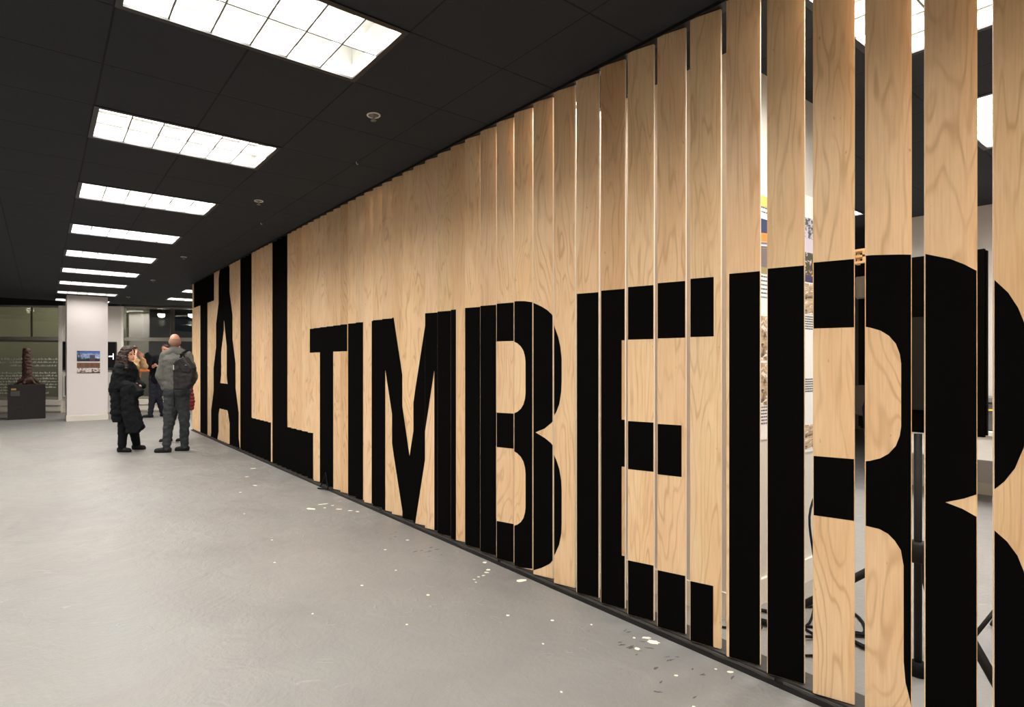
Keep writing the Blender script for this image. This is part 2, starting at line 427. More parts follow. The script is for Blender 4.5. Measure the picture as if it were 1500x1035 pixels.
# ------------------------------------------------------------------ ceiling troffers
LD = bpy.data.lights.new('troffer_light', 'AREA'); LD.shape = 'RECTANGLE'; LD.size = 1.12; LD.size_y = .52; LD.energy = LAMP_W; LD.color = (1.0, .965, .91)
def make_troffer(detail=True):
    r = empty('ceiling_light', (0, 0, CEIL))
    W_, H_ = 2 * T, T
    bm = bmesh.new()
    for a in ((0, W_, 0, .03), (0, W_, H_ - .03, H_), (0, .03, .03, H_ - .03), (W_ - .03, W_, .03, H_ - .03)): box(bm, *a, -.006, .006)
    finish(bm, 'frame', BLACK, r)
    bm = bmesh.new()
    for a in ((.018, W_ - .018, .018, .028), (.018, W_ - .018, H_ - .028, H_ - .018), (.018, .028, .028, H_ - .028), (W_ - .028, W_ - .018, .028, H_ - .028)): box(bm, *a, .0065, .185)
    box(bm, .018, W_ - .018, .018, H_ - .018, .185, .195)
    finish(bm, 'housing', HOUSE, r)
    bm = bmesh.new()
    for k in range(1, 6):
        x = .03 + (W_ - .06) * k / 6; box(bm, x - .0045, x + .0045, .031, H_ - .031, .004, .075)
    box(bm, .031, W_ - .031, H_ / 2 - .0045, H_ / 2 + .0045, .006, .074)
    finish(bm, 'louver', LOUV, r)
    for y in (.17, .44):
        bm = bmesh.new(); tube(bm, [(.04, y, .158), (W_ - .04, y, .158)], .013, 10)
        finish(bm, 'fluorescent_tube', TUBE, r, True)
    lo = bpy.data.objects.new('troffer_light', LD); COL.objects.link(lo); lo.parent = r; lo.location = (W_ / 2, H_ / 2, .081)
    return r
TUBE = mat('lamp_tube', (1, 1, 1, 1), emit=(1, .97, .9, 1), es=4)
LD2 = LD.copy(); LD2.energy = LAMP_W * .37
def copytree(o, loc):
    c = o.copy(); COL.objects.link(c); c.location = loc
    for ch in list(o.children): d = ch.copy(); COL.objects.link(d); d.parent = c
    return c
proto = None
ORD = ['nearest', 'second nearest', 'third', 'fourth', 'fifth', 'sixth', 'seventh', 'eighth', 'ninth', 'tenth', 'eleventh', 'twelfth']
for rx, y in lights:
    if proto is None: o = proto = make_troffer(); o.location = (rx, y, CEIL)
    else: o = copytree(proto, (rx, y, CEIL))
    k = ROWY.index(min(ROWY, key=lambda q: abs(q - y)))
    if rx == 0.2773:
        if k >= 2: lab = 'white louvred troffer, %s in the receding main row%s' % (['largest and closest', 'second closest', 'third closest', 'fourth closest', 'fifth closest', 'sixth closest', 'seventh closest', 'eighth closest, just before the pillar,', 'farthest, beside the pillar,'][k - 2], '')
        else: lab = 'lit white louvred troffer of the main row, ' + ['behind the viewer', 'straight overhead'][k]
        grp = 'main row of ceiling troffers'
    elif rx == 2.58:
        lab = 'white louvred troffer behind the slat wall, %s of its row' % ORD[k]; grp = 'ceiling troffers behind the slat wall'
    elif rx == 4.71: lab = 'white louvred troffer deeper in the room behind the slats, %s of its row' % ORD[k]; grp = 'ceiling troffers deeper behind the slats'
    elif rx == 6.18: lab = 'white louvred troffer near the rear wall behind the slats, %s one' % ('farther' if k > 1 else 'nearer'); grp = 'ceiling troffers by the rear wall'
    else: lab = 'white louvred troffer near the left wall, %s of its row' % ORD[k]; grp = 'left row of ceiling troffers'
    meta(o, lab, 'ceiling light', grp)
    if rx == .2773 and k == 9:                      # lamp before the pillar, dimmed to tame the hot spot on its shaft
        for c in o.children:
            if c.type == 'LIGHT': c.data = LD2

# ------------------------------------------------------------------ slat wall
PI_, SX, Y0, SWD, ANG = .1749, 2.5232, .4724, .135, math.radians(18)
Z0, Z1, TH = .033, 2.985, .018
# lettering drawn in wall coordinates: (U along the wall towards the viewer, z low, z high)
LET = []
def rect(u0, u1, lo, hi): return [(u0, lo, hi), (u1, lo, hi)]
LET += [('first letter T', [rect(-12.30, -11.655, 2.495, Z1), rect(-11.655, -11.107, Z0, Z1), rect(-11.107, -10.60, 2.495, Z1)])]
def lerp(a, b, t): return a + (b - a) * t
def pl(pts, u):
    if u <= pts[0][0]: return pts[0][1]
    for (a, za), (b, zb) in zip(pts[:-1], pts[1:]):
        if u <= b: return za if b - a < 1e-9 else lerp(za, zb, (u - a) / (b - a))
    return pts[-1][1]
def band(u0, u1, lo, hi):
    us = sorted(set([u0, u1] + [p[0] for p in lo + hi if u0 < p[0] < u1]))
    return [(u, pl(lo, u), pl(hi, u)) for u in us]
F = lambda z: [(-99, z), (99, z)]
# A: feet -10.90..-10.395 and -9.567..-9.01, top -10.232..-9.669
outL = [(-10.902, Z0), (-10.232, Z1)]; outR = [(-9.669, Z1), (-9.005, Z0)]
LET += [('letter A', [
    band(-10.902, -10.215, [(-10.902, Z0), (-10.395, Z0), (-10.394, .05), (-10.235, .585), (-10.2151, .585)], outL + [(-10.0, Z1)]),
    band(-10.215, -9.715, [(-10.215, 1.027), (-9.955, 2.17), (-9.93, 2.17), (-9.715, 1.027)], [(-10.232, Z1), (-9.715, Z1)]),
    rect(-10.215, -9.715, .585, 1.027),
    band(-9.715, -9.005, [(-9.715, .585), (-9.70, .54), (-9.568, Z0)], outR)])]
LET += [('first letter L', [rect(-8.998, -8.445, Z0, Z1), rect(-8.445, -7.579, Z0, .564)])]
LET += [('second letter L', [rect(-7.47, -6.92, Z0, Z1), rect(-6.92, -6.147, Z0, .562)])]
LET += [('second letter T', [rect(-6.206, -5.90, 1.482, 1.757), rect(-5.90, -5.56, Z0, 1.757), rect(-5.56, -5.267, 1.482, 1.757)])]
LET += [('letter I', [rect(-5.19, -4.918, Z0, 1.757)])]
LET += [('letter M', [
    rect(-4.744, -4.455, Z0, 1.757),
    band(-4.455, -3.70, [(-4.455, 1.30), (-4.189, Z0), (-3.948, Z0), (-3.70, 1.30)], [(-4.455, 1.757), (-4.298, 1.757), (-4.063, .574), (-3.823, 1.757), (-3.70, 1.757)]),
    rect(-3.70, -3.396, Z0, 1.757)])]
def lobe_top(dx): return [(u + dx, z) for u, z in [(-3.0, 1.757), (-2.72, 1.757), (-2.67, 1.754), (-2.617, 1.744), (-2.565, 1.73), (-2.514, 1.706), (-2.475, 1.682), (-2.445, 1.654), (-2.415, 1.615), (-2.39, 1.57), (-2.367, 1.51), (-2.353, 1.45), (-2.345, 1.38)]]
def lobe_bot(dx): return [(u + dx, z) for u, z in [(-2.555, .922), (-2.492, .95), (-2.45, .985), (-2.41, 1.02), (-2.38, 1.06), (-2.36, 1.11), (-2.348, 1.18), (-2.345, 1.25)]]
def low_top(dx, k=0): return [(u + dx, z) for u, z in [(-2.555, .922 - k), (-2.492, .893 - k * .8), (-2.45, .865), (-2.41, .825), (-2.38, .775), (-2.36, .72), (-2.348, .655), (-2.345, .60)]]
def low_bot(dx): return [(u + dx, z) for u, z in [(-3.0, Z0), (-2.70, Z0), (-2.612, .045), (-2.56, .062), (-2.513, .085), (-2.46, .12), (-2.42, .165), (-2.385, .215), (-2.361, .27), (-2.348, .335), (-2.345, .40)]]
def ctop(u1, z): return [(u1 - .303, z), (u1 - .12, z), (u1 - .09, z - .006), (u1 - .06, z - .018), (u1 - .035, z - .038), (u1 - .015, z - .068), (u1 - .004, z - .105), (u1, z - .14)]
def cbot(u1, z): return [(u1 - .303, z), (u1 - .12, z), (u1 - .09, z + .006), (u1 - .06, z + .018), (u1 - .035, z + .038), (u1 - .015, z + .068), (u1 - .004, z + .105), (u1, z + .14)]
LET += [('letter B', [
    rect(-3.275, -2.965, Z0, 1.757),
    band(-2.965, -2.662, ctop(-2.662, 1.502), lobe_top(0)),
    band(-2.965, -2.662, ctop(-2.662, .788), cbot(-2.662, 1.021)),
    band(-2.965, -2.662, low_bot(0), cbot(-2.662, .289)),
    band(-2.662, -2.555, low_bot(0), lobe_top(0)),
    band(-2.555, -2.345, lobe_bot(0), lobe_top(0)),
    band(-2.555, -2.345, low_bot(0), low_top(0))])]
LET += [('letter E', [rect(-2.217, -1.93, Z0, 1.752), rect(-1.93, -1.418, 1.476, 1.752), rect(-1.93, -1.581, .797, 1.049), rect(-1.93, -1.42, Z0, .318)])]
RX = 1.954
rtop = [(-1.4, 1.752), (-.80, 1.752), (-.72, 1.745), (-.684, 1.740), (-.641, 1.729), (-.58, 1.706), (-.545, 1.684), (-.508, 1.656), (-.465, 1.612), (-.438, 1.575), (-.416, 1.526), (-.403, 1.481), (-.392, 1.40), (-.39, 1.33)]
rbot = [(-.593, .873), (-.545, .893), (-.511, .911), (-.466, .947), (-.447, .97), (-.423, 1.015), (-.403, 1.083), (-.393, 1.16), (-.39, 1.22)]
rlow = [(-.593, .873), (-.549, .857), (-.511, .835), (-.466, .805), (-.441, .779), (-.417, .738), (-.403, .691), (-.390, .61), (-.386, .22), (-.375, .12), (-.345, Z0)]
rin = [(-1.03, .745), (-.82, .743), (-.78, .738), (-.755, .725), (-.735, .703), (-.718, .672), (-.710, .62), (-.7099, .27), (-.705, .197), (-.692, .135), (-.665, Z0)]
LET += [('letter R', [
    rect(-1.335, -1.03, Z0, 1.752),
    band(-1.03, -.717, ctop(-.717, 1.489), rtop),
    band(-1.03, -.717, rin, cbot(-.717, .981)),
    band(-.717, -.593, rin, rtop),
    band(-.593, -.39, rbot, rtop),
    band(-.593, -.345, [(-.6, Z0), (0, Z0)], rlow)])]

bm = bmesh.new()
box(bm, 0, SWD, 0, TH, 0, Z1 - Z0)
bmesh.ops.bevel(bm, geom=[e for e in bm.edges], offset=.0024, segments=2, affect='EDGES')
bm.normal_update()
for f in bm.faces:
    if abs(f.normal.y) < .985: f.material_index = 1
slat0 = finish(bm, 'timber_slat', [WOOD, mat('pale_cut_edge', srgb(240, 232, 216), .6)])
COL.objects.unlink(slat0); slat_me = slat0.data; bpy.data.objects.remove(slat0)
tints = {0: (.93, .86, .76), 9: (.84, .76, .68), 28: (.86, .78, .70), 11: (.97, .94, .90), 1: (.98, .93, .87), 17: (.92, .86, .80), 16: (1.02, 1.0, .97), 35: (.92, .86, .80), 22: (.93, .9, .85), 7: (.99, .95, .9), 8: (1.04, 1.02, .96), 2: (1.0, .95, .89), 3: (1, .97, .92)}
NS = 69
occ = {}
for i in range(-3, NS):
    y = Y0 + i * PI_
    U0 = -y; parts = []
    for nm, pieces in LET:
        for pc in pieces:
            a, b = max(U0, pc[0][0]), min(U0 + SWD, pc[-1][0])
            if b - a < .0015: continue
            los = [(p[0], p[1]) for p in pc]; his = [(p[0], p[2]) for p in pc]
            us = [a] + [p[0] for p in pc if a < p[0] < b] + [b]
            cols = []
            for q, u in enumerate(us):
                if q < len(us) - 1: uu = u + 1e-6
                else: uu = u - 1e-6
                cols.append((u - U0, pl(los, uu), pl(his, uu)))
            parts.append((nm, cols))
    occ[i] = parts
REG = {}
for i in range(NS - 1, -4, -1):
    names = sorted(set(p[0] for p in occ[i]))
    key = ' and '.join(names) if names else None
    REG[i] = key
cnt = {}
TOT = {}
def gapname(i):
    left = right = None
    for j in range(i + 1, NS):
        if REG[j]: left = REG[j].split(' and ')[-1]; break
    for j in range(i - 1, -4, -1):
        if REG[j]: right = REG[j].split(' and ')[0]; break
    if left and right: return 'bare gap between %s and %s' % (left, right) if left != right else 'bare gap inside %s' % left
    return 'bare far end left of %s' % right if right else 'bare near end right of %s' % left
NAMES = {i: (REG[i] or gapname(i)) for i in REG}
for i in NAMES: TOT[NAMES[i]] = TOT.get(NAMES[i], 0) + 1
NUM = ['leftmost', 'second from left', 'third from left', 'fourth from left', 'fifth from left', 'sixth from left', 'seventh from left', 'eighth from left', 'ninth from left', 'tenth from left', 'eleventh from left', 'twelfth from left']
for i in range(NS - 1, -4, -1):
    y = Y0 + i * PI_
    s = bpy.data.objects.new('timber_slat', slat_me); COL.objects.link(s)
    s.location = (SX, y, Z0)
    s.rotation_euler = (0, 0, math.atan2(-math.cos(ANG), math.sin(ANG)))
    rr = random.Random(i * 13 + 5)
    t = tints.get(i)
    if t is None:
        k = rr.uniform(.93, 1.04); t = (k, k * rr.uniform(.965, 1.0), k * rr.uniform(.93, 1.0))
    s.color = (*t, 1)
    n = NAMES[i]; c = cnt.get(n, 0); cnt[n] = c + 1
    pos = 'only one' if TOT[n] == 1 else ('rightmost' if c == TOT[n] - 1 else NUM[min(c, 11)])
    if REG[i]: lab = 'plywood slat printed black, %s of the %s' % (pos, n)
    else: lab = 'unprinted plywood slat, %s of the %s' % (pos, n)
    if not REG[i]: lab = lab.replace('of the bare gap', 'in the gap').replace('of the bare', 'at the')
    meta(s, lab, 'wooden slat', 'timber slats of the lettered wall')
    if occ[i]:
        P_ = occ[i]; grp = list(range(len(P_)))
        def edge_at(c, x):
            return [(q[1], q[2]) for q in c if abs(q[0] - x) < .003]
        for p in range(len(P_)):
            for q in range(p + 1, len(P_)):
                A, B = P_[p][1], P_[q][1]; hit = False
                for x in (A[0][0], A[-1][0], B[0][0], B[-1][0]):
                    for (l0, h0) in edge_at(A, x):
                        for (l1, h1) in edge_at(B, x):
                            if min(h0, h1) - max(l0, l1) > -.002: hit = True
                if hit:
                    gq, gp = grp[q], grp[p]; grp = [gp if g_ == gq else g_ for g_ in grp]
        for gid in sorted(set(grp)):
          b = bmesh.new()
          for nm, cols in [P_[p] for p in range(len(P_)) if grp[p] == gid]:
            vs = []
            for x, lo, hi in cols:
                x = min(max(x, .0025), SWD - .0025)
                lo = max(lo - Z0, .0022); hi = min(hi - Z0, Z1 - Z0 - .0022)
                hi = max(hi, lo + 1e-4)
                vs.append([b.verts.new((x, yy, z)) for yy in (-.0006, .0003) for z in (lo, hi)])
            for A, B in zip(vs[:-1], vs[1:]):
                b.faces.new((A[0], B[0], B[1], A[1])); b.faces.new((A[2], A[3], B[3], B[2]))
                b.faces.new((A[1], B[1], B[3], A[3])); b.faces.new((A[0], A[2], B[2], B[0]))
            b.faces.new((vs[0][0], vs[0][1], vs[0][3], vs[0][2])); b.faces.new((vs[-1][0], vs[-1][2], vs[-1][3], vs[-1][1]))
          finish(b, 'printed_lettering', INK, s)
SY0, SY1 = Y0 - 4 * PI_, Y0 + (NS - .6) * PI_
# floor and ceiling rails
r = empty('floor_rail', (SX, SY0, 0)); meta(r, 'black double floor rail the timber slats stand in', 'rail')
L_ = SY1 - SY0
b = bmesh.new(); box(b, -.012, .165, 0, L_, 0, .012); box(b, -.012, -.004, 0, L_, .012, .020); finish(b, 'base_plate', RAILM, r)
b = bmesh.new()
yy = .02
while yy < L_ - .3:
    ln = random.uniform(.9, 2.2); box(b, .012, .017, yy, min(yy + ln, L_), .012, .022); yy += ln + random.uniform(.02, .12)
finish(b, 'rail_lip', RAILG, r)
b = bmesh.new(); box(b, .02, .155, 0, L_, .012, .030); finish(b, 'slat_bed', RAILG if False else mat('dark_grey_rail_bed', srgb(50, 46, 43), .6, bump=.3, bscale=30), r)
r = empty('ceiling_rail', (SX, SY0, CEIL)); meta(r, 'black ceiling rail holding the tops of the timber slats', 'rail')
b = bmesh.new(); box(b, .0, .085, 0, L_, -.009, -.0005); box(b, -.008, -.001, 0, L_, -.018, -.0005); finish(b, 'top_channel', BLACK, r)

# ------------------------------------------------------------------ ceiling fittings
def sprinkler(x, y, lab):
    r = empty('fire_sprinkler', (x, y, CEIL)); meta(r, lab, 'sprinkler', 'sprinklers along the ceiling')
    b = bmesh.new(); lathe(b, [(.036, -.001), (.046, -.001), (.046, -.004), (.043, -.007), (.037, -.006), (.035, -.003)], 28, loop=True); finish(b, 'ring', CREAM, r)
    b = bmesh.new(); lathe(b, [(.034, -.0005), (.034, -.003), (.012, -.004)], 20); finish(b, 'recess', ALUD, r)
    b = bmesh.new(); lathe(b, [(.027, -.004), (.02, -.006), (.009, -.01), (.008, -.03), (.004, -.034)], 16); finish(b, 'stem', METAL, r, True)
    b = bmesh.new(); lathe(b, [(.004, -.034), (.019, -.036), (.019, -.039), (.003, -.042)], 16); finish(b, 'deflector', METAL, r, True)
for x, y, l in [(1.80, 3.32, 'white ringed sprinkler nearest the viewer, beside the largest ceiling light'), (1.796, 5.725, 'white ringed sprinkler above the fourth ceiling light corner, second nearest'),
                (1.79, 9.36, 'small ringed sprinkler, third nearest along the ceiling'), (1.79, 12.28, 'tiny ringed sprinkler, fourth along the ceiling'), (1.74, 15.7, 'farthest tiny sprinkler just right of the pillar top')]:
    sprinkler(x, y, l)
for x, y, l in [(2.102, 4.169, 'small white hook at a ceiling tile corner, nearer'), (2.092, 6.593, 'small white hook at a ceiling tile corner, farther')]:
    b = bmesh.new(); tube(b, [(0, 0, 0), (0, 0, -.012), (.01, 0, -.02), (.016, 0, -.012)], .004, 6); o = finish(b, 'ceiling_hook', CREAM, None, True); o.location = (x, y, CEIL); meta(o, l, 'hook', 'ceiling hooks')

# ------------------------------------------------------------------ pillar, posters on it
r = empty('pillar', (.50, 16.05, 0)); meta(r, 'square white pillar with low white skirting and two photographs on it', 'pillar')
boxobj('shaft', (0, .84, 0, .9, 0, CEIL + .0), PILLAR, r); b = bmesh.new(); box(b, -.012, .852, -.012, .912, 0, .13); finish(b, 'skirting', TRIMW, r)

def picture_material(name, kind):
    m, g = newmat(name); tc = g.n.new('ShaderNodeTexCoord'); p = tc.outputs['Generated']
    sp = g.n.new('ShaderNodeSeparateXYZ'); g.l.new(p, sp.inputs[0]); X, Z = sp.outputs[0], sp.outputs[2]
    if kind == 'sky':
        base = g.mix(g.mapr(Z, .2, 1), srgb(160, 180, 215), srgb(30, 80, 160))
        cl = g.mapr(g.noise(p, 4, 4, .6, .8), .48, .62); base = g.mix(g.math('MULTIPLY', cl, g.mapr(Z, .9, .3)), base, srgb(228, 232, 240))
        tr = g.math('GREATER_THAN', g.math('ADD', g.noise(p, 7, 5, .7), g.mapr(Z, 0, .55, .45, -.25)), .56)
        base = g.mix(tr, base, srgb(38, 40, 52))
        left = g.math('MULTIPLY', g.mapr(X, .35, .05), g.math('GREATER_THAN', g.noise(p, 9, 4), .46)); base = g.mix(left, base, srgb(40, 50, 62))
        bl = g.math('MULTIPLY', g.math('MULTIPLY', g.math('GREATER_THAN', X, .55), g.math('LESS_THAN', X, .78)), g.math('LESS_THAN', Z, .6)); base = g.mix(bl, base, srgb(78, 66, 84))
    elif kind == 'interior':
        base = g.mix(g.noise(p, 6, 4), srgb(70, 38, 32), srgb(140, 96, 74))
        rays = g.math('GREATER_THAN', g.math('SINE', g.math('MULTIPLY', X, 26.0)), .3)
        base = g.mix(g.math('MULTIPLY', rays, g.mapr(Z, .55, .6)), base, srgb(120, 84, 66))
        win = g.math('MULTIPLY', g.math('LESS_THAN', Z, .5), g.math('GREATER_THAN', g.noise(p, 8, 3), .47)); base = g.mix(win, base, srgb(214, 206, 204))
        base = g.mix(g.math('LESS_THAN', Z, .08), base, srgb(58, 34, 30))
    elif kind == 'dusk':
        base = g.mix(g.mapr(Z, .25, 1), srgb(214, 200, 210), srgb(196, 190, 208))
        tr = g.math('MULTIPLY', g.math('GREATER_THAN', g.noise(p, 16, 5, .7), .5), g.math('GREATER_THAN', Z, .68)); base = g.mix(tr, base, srgb(56, 56, 60))
        t2 = g.math('MULTIPLY', g.math('GREATER_THAN', g.noise(p, 14, 5, .7), .42), g.math('LESS_THAN', Z, .46)); base = g.mix(t2, base, srgb(66, 62, 44))
        glow = g.math('MULTIPLY', g.math('GREATER_THAN', g.noise(p, 11, 3), .56), g.math('LESS_THAN', Z, .3)); base = g.mix(glow, base, srgb(226, 160, 70))
        base = g.mix(g.math('LESS_THAN', Z, .1), base, srgb(60, 50, 90))
    elif kind == 'evening':
        base = g.mix(g.math('GREATER_THAN', Z, .72), srgb(112, 100, 98), srgb(40, 50, 86))
        d = g.math('ADD', Z, g.math('MULTIPLY', X, -.12)); st = g.math('MULTIPLY', g.math('GREATER_THAN', d, .50), g.math('LESS_THAN', d, .66)); base = g.mix(st, base, srgb(218, 132, 60))
        s2 = g.math('MULTIPLY', g.math('LESS_THAN', d, .5), g.math('GREATER_THAN', g.math('SINE', g.math('MULTIPLY', d, 90.0)), .2))
        s2 = g.math('MULTIPLY', s2, g.math('GREATER_THAN', d, .38)); base = g.mix(s2, base, srgb(206, 200, 206)); base = g.mix(g.math('LESS_THAN', Z, .12), base, srgb(150, 140, 96))
    else:
        base = g.mix(g.mapr(g.noise(p, 5, 4, .6, 1.5), .35, .65), srgb(206, 180, 146), srgb(110, 86, 66))
        base = g.mix(g.math('GREATER_THAN', g.noise(p, 4, 3, .5, 2), .56), base, srgb(228, 220, 210)); base = g.mix(g.math('GREATER_THAN', g.noise(p, 5, 3), .60), base, srgb(78, 66, 56))
    g.l.new(base, g.b.inputs['Base Color']); g.b.inputs['Roughness'].default_value = .45
    return m
PM = {k: picture_material('print_' + k, k) for k in ('sky', 'interior', 'dusk', 'evening', 'timber')}
o = boxobj('photo_print', (0, .475, -.006, 0, 0, .25), PM['sky']); o.location = (.70, 16.05, 1.425); meta(o, 'photograph of blue sky over buildings on the white pillar', 'picture', None)
o = boxobj('photo_print', (0, .475, -.006, 0, 0, .25), PM['interior']); o.location = (.70, 16.05, 1.14); meta(o, 'brown interior photograph hung below the blue sky one on the pillar', 'picture', None)

# wall screen on the pier
r = empty('wall_screen', WM @ Vector((-2.48, -.002, 1.20)), WANG); meta(r, 'black wall screen with a small white glyph, half hidden behind the pillar', 'screen')
boxobj('bezel', (0, 1.40, -.05, 0, 0, .79), BLACK, r, .004); boxobj('display_panel', (.02, 1.38, -.053, -.0505, .06, .77), SCREEN, r)
b = bmesh.new(); box(b, 1.20, 1.33, -.056, -.0535, .36, .395); box(b, 1.31, 1.335, -.056, -.0535, .29, .46); finish(b, 'screen_glyph', GLOW, r)
boxobj('bottom_edge', (.0, 1.40, -.052, -.0502, .042, .052), METAL, r)
r = empty('wall_cabinet', WM @ Vector((-2.46, -.002, .45)), WANG); meta(r, 'white framed dark panel low on the pier left of the pillar', 'cabinet')
boxobj('body', (0, .2, -.06, 0, 0, .62), CREAM, r, .004); boxobj('door', (.04, .18, -.064, -.0605, .04, .58), BLACK, r)

# ------------------------------------------------------------------ stump sculpture on a plinth
PA = math.atan2(17.63 - 17.285, .084 + .666)
r = empty('plinth', (-.666, 17.285, 0), .02); meta(r, 'dark charred wood plinth block with a small notice on its corner', 'plinth')
boxobj('block', (0, .76, 0, .62, 0, .85), PLINTH, r, .006)
boxobj('notice_card', (.06, .24, -.006, 0, .58, .70), mat('grey_card', srgb(92, 88, 84), .6), r); boxobj('yellow_card', (.07, .17, -.009, -.001, .72, .765), mat('mustard_card', srgb(190, 158, 92), .6), r)
st = empty('tree_stump', (-.666 + .39, 17.285 + .30, .85), .3); meta(st, 'upright reddish brown tree trunk piece with flared roots on the dark plinth', 'sculpture')
def stump(b):
    capsule(b, (0, 0, .08), (-.02, 0, .85), .12, .085); capsule(b, (-.02, 0, .5), (-.03, 0, .88), .10, .075)
    for a, L in ((0, .27), (.8, .2), (1.7, .24), (2.6, .22), (3.2, .27), (4.1, .2), (5.2, .24)):
        capsule(b, (0, 0, .22), (L * math.cos(a), L * .75 * math.sin(a), .012), .075, .018)
o = blob('trunk', stump, BARK, st, .012, 3, .016, 14, clipz=.001)
zt_ = .905
for v in o.data.vertices: v.co.z = min(v.co.z, zt_)

# ------------------------------------------------------------------ people
def person(name, loc, label, J, build_extra, skin=SKIN, H=1.75, group=None):
    r = empty('person', (loc[0], loc[1], 0), -YAW); meta(r, label, 'person', group)
    def body(b):
        hd = Vector(J['head']); f = Vector(J['face']).normalized(); sd = f.cross(Vector((0, 0, 1)))
        a = math.atan2(f.y, f.x)
        ellipsoid(b, hd + Vector((0, 0, .025)), (.098, .076, .098), a)
        ellipsoid(b, hd + f * .022 + Vector((0, 0, -.045)), (.070, .060, .075), a)
        capsule(b, hd + f * .092 + Vector((0, 0, .0)), hd + f * .108 + Vector((0, 0, -.028)), .008, .013)       # nose
        capsule(b, hd + f * .088 + Vector((0, 0, -.06)) - sd * .015, hd + f * .088 + Vector((0, 0, -.06)) + sd * .015, .009, .009)  # lips
        capsule(b, hd + f * .08 + Vector((0, 0, -.098)), hd + f * .078 + Vector((0, 0, -.095)), .018, .018)
        for s in (-1, 1):
            ellipsoid(b, hd + sd * s * .078 + Vector((0, 0, -.005)) - f * .005, (.018, .010, .032), a)
            capsule(b, hd + f * .085 + sd * s * .02 + Vector((0, 0, .028)), hd + f * .078 + sd * s * .05 + Vector((0, 0, .026)), .009, .008)
        ns = Vector(J['neck']); capsule(b, hd - f * .02 + Vector((0, 0, -.05)), ns, .052, .058)
        ch = Vector(J['chest']); pv = Vector(J['pelvis']); sl, sr = Vector(J['sl']), Vector(J['sr'])
        capsule(b, sl, sr, .06, .06); capsule(b, ns, ch, .055, .10); capsule(b, ch, pv, .10, .10)
        hl, hr = Vector(J['hl']), Vector(J['hr']); capsule(b, hl, hr, .085, .085)
        for s in 'lr':
            capsule(b, J['s' + s], J['e' + s], .052, .04); capsule(b, J['e' + s], J['w' + s], .038, .026)
            capsule(b, J['h' + s], J['k' + s], .082, .055); capsule(b, J['k' + s], J['a' + s], .050, .030)
            capsule(b, V(J['a' + s][0], J['a' + s][1], .06), V(J['t' + s][0], J['t' + s][1], .028), .030, .018)
            wv = Vector(J['w' + s]); hdv = Vector(J.get('hand' + s, tuple(wv - Vector(J['e' + s])))).normalized()
            side = hdv.cross(Vector(J.get('palm' + s, (0, 1, 0)))).normalized(); pn = side.cross(hdv)
            pc = wv + hdv * .085
            for q in (-1.5, -.5, .5, 1.5): capsule(b, wv, pc + side * q * .018, .02, .013, 8)
            for q, L in ((-1.5, .06), (-.5, .075), (.5, .082), (1.5, .07)):
                k0 = pc + side * q * .021; k1 = k0 + hdv * L * .5 + pn * .008; k2 = k1 + (hdv * .7 + pn * .7).normalized() * L * .5
                capsule(b, k0, k1, .0095, .009, 8); capsule(b, k1, k2, .009, .008, 8)
            t0 = wv + hdv * .03 + side * .03; t1 = t0 + (hdv * .7 + side * .6).normalized() * .045
            capsule(b, t0, t1, .012, .010, 8); capsule(b, t1, t1 + (hdv + pn * .3).normalized() * .03, .010, .008, 8)
    blob('body', body, skin, r, .0085, 2)
    hd = Vector(J['head']); f = Vector(J['face']).normalized(); sd = f.cross(Vector((0, 0, 1)))
    for s in (-1, 1):
        b = bmesh.new(); ellipsoid(b, hd + f * .086 + sd * s * .032 + Vector((0, 0, .005)), (.011, .011, .008)); finish(b, 'eye', EYE, r, True)
    b = bmesh.new(); capsule(b, hd + f * .0935 + sd * -.022 + Vector((0, 0, -.061)), hd + f * .0935 + sd * .022 + Vector((0, 0, -.061)), .006, .006, 8); finish(b, 'mouth', LIP, r, True)
    build_extra(r, J)
    return r
EYE = mat('dark_eye', (.02, .012, .01, 1), .2); LIP = mat('lips', srgb(160, 84, 76), .5)
def V(*a): return Vector(a)
def trousers(b, J, r1=.10, r2=.075, r3=.062, top=.0):
    capsule(b, J['hl'], J['hr'], .115, .115, flat=None)
    for s in 'lr':
        k = Vector(J['k' + s]); capsule(b, J['h' + s], k, r1 + .01, r2 + .01)
        a = Vector(J['a' + s]); capsule(b, k, V(a.x, a.y, .075), r2 + .008, r3 - .004)
def shoe(b, a, t, r=.042):
    a = Vector(a); t = Vector(t); d = (t - a); d.z = 0; d.normalize()
    h = V(a.x, a.y, .045) - d * .035
    capsule(b, h, V(t.x, t.y, .034), .043, .034); capsule(b, V(a.x, a.y, .12), V(a.x, a.y, .05), .046, .052)
    capsule(b, h + V(0, 0, -.02), V(t.x, t.y, .022) , .04, .038)
def addshoes(r, J, m, sole=None):
    for s in 'lr':
        o = blob('shoe', lambda b: shoe(b, J['a' + s], J['t' + s]), m, r, .009, 2, clipz=.003)
        if sole:
            a, t = Vector(J['a' + s]), Vector(J['t' + s]); d = t - a; d.z = 0; d.normalize()
            blob('sole', lambda b: [capsule(b, V(a.x, a.y, .014) - d * .035, V(t.x, t.y, .014), .046, .04, flat=((0, 0, .010), (1, 1, .25)))], sole, o, .007, 1, clipz=.001)

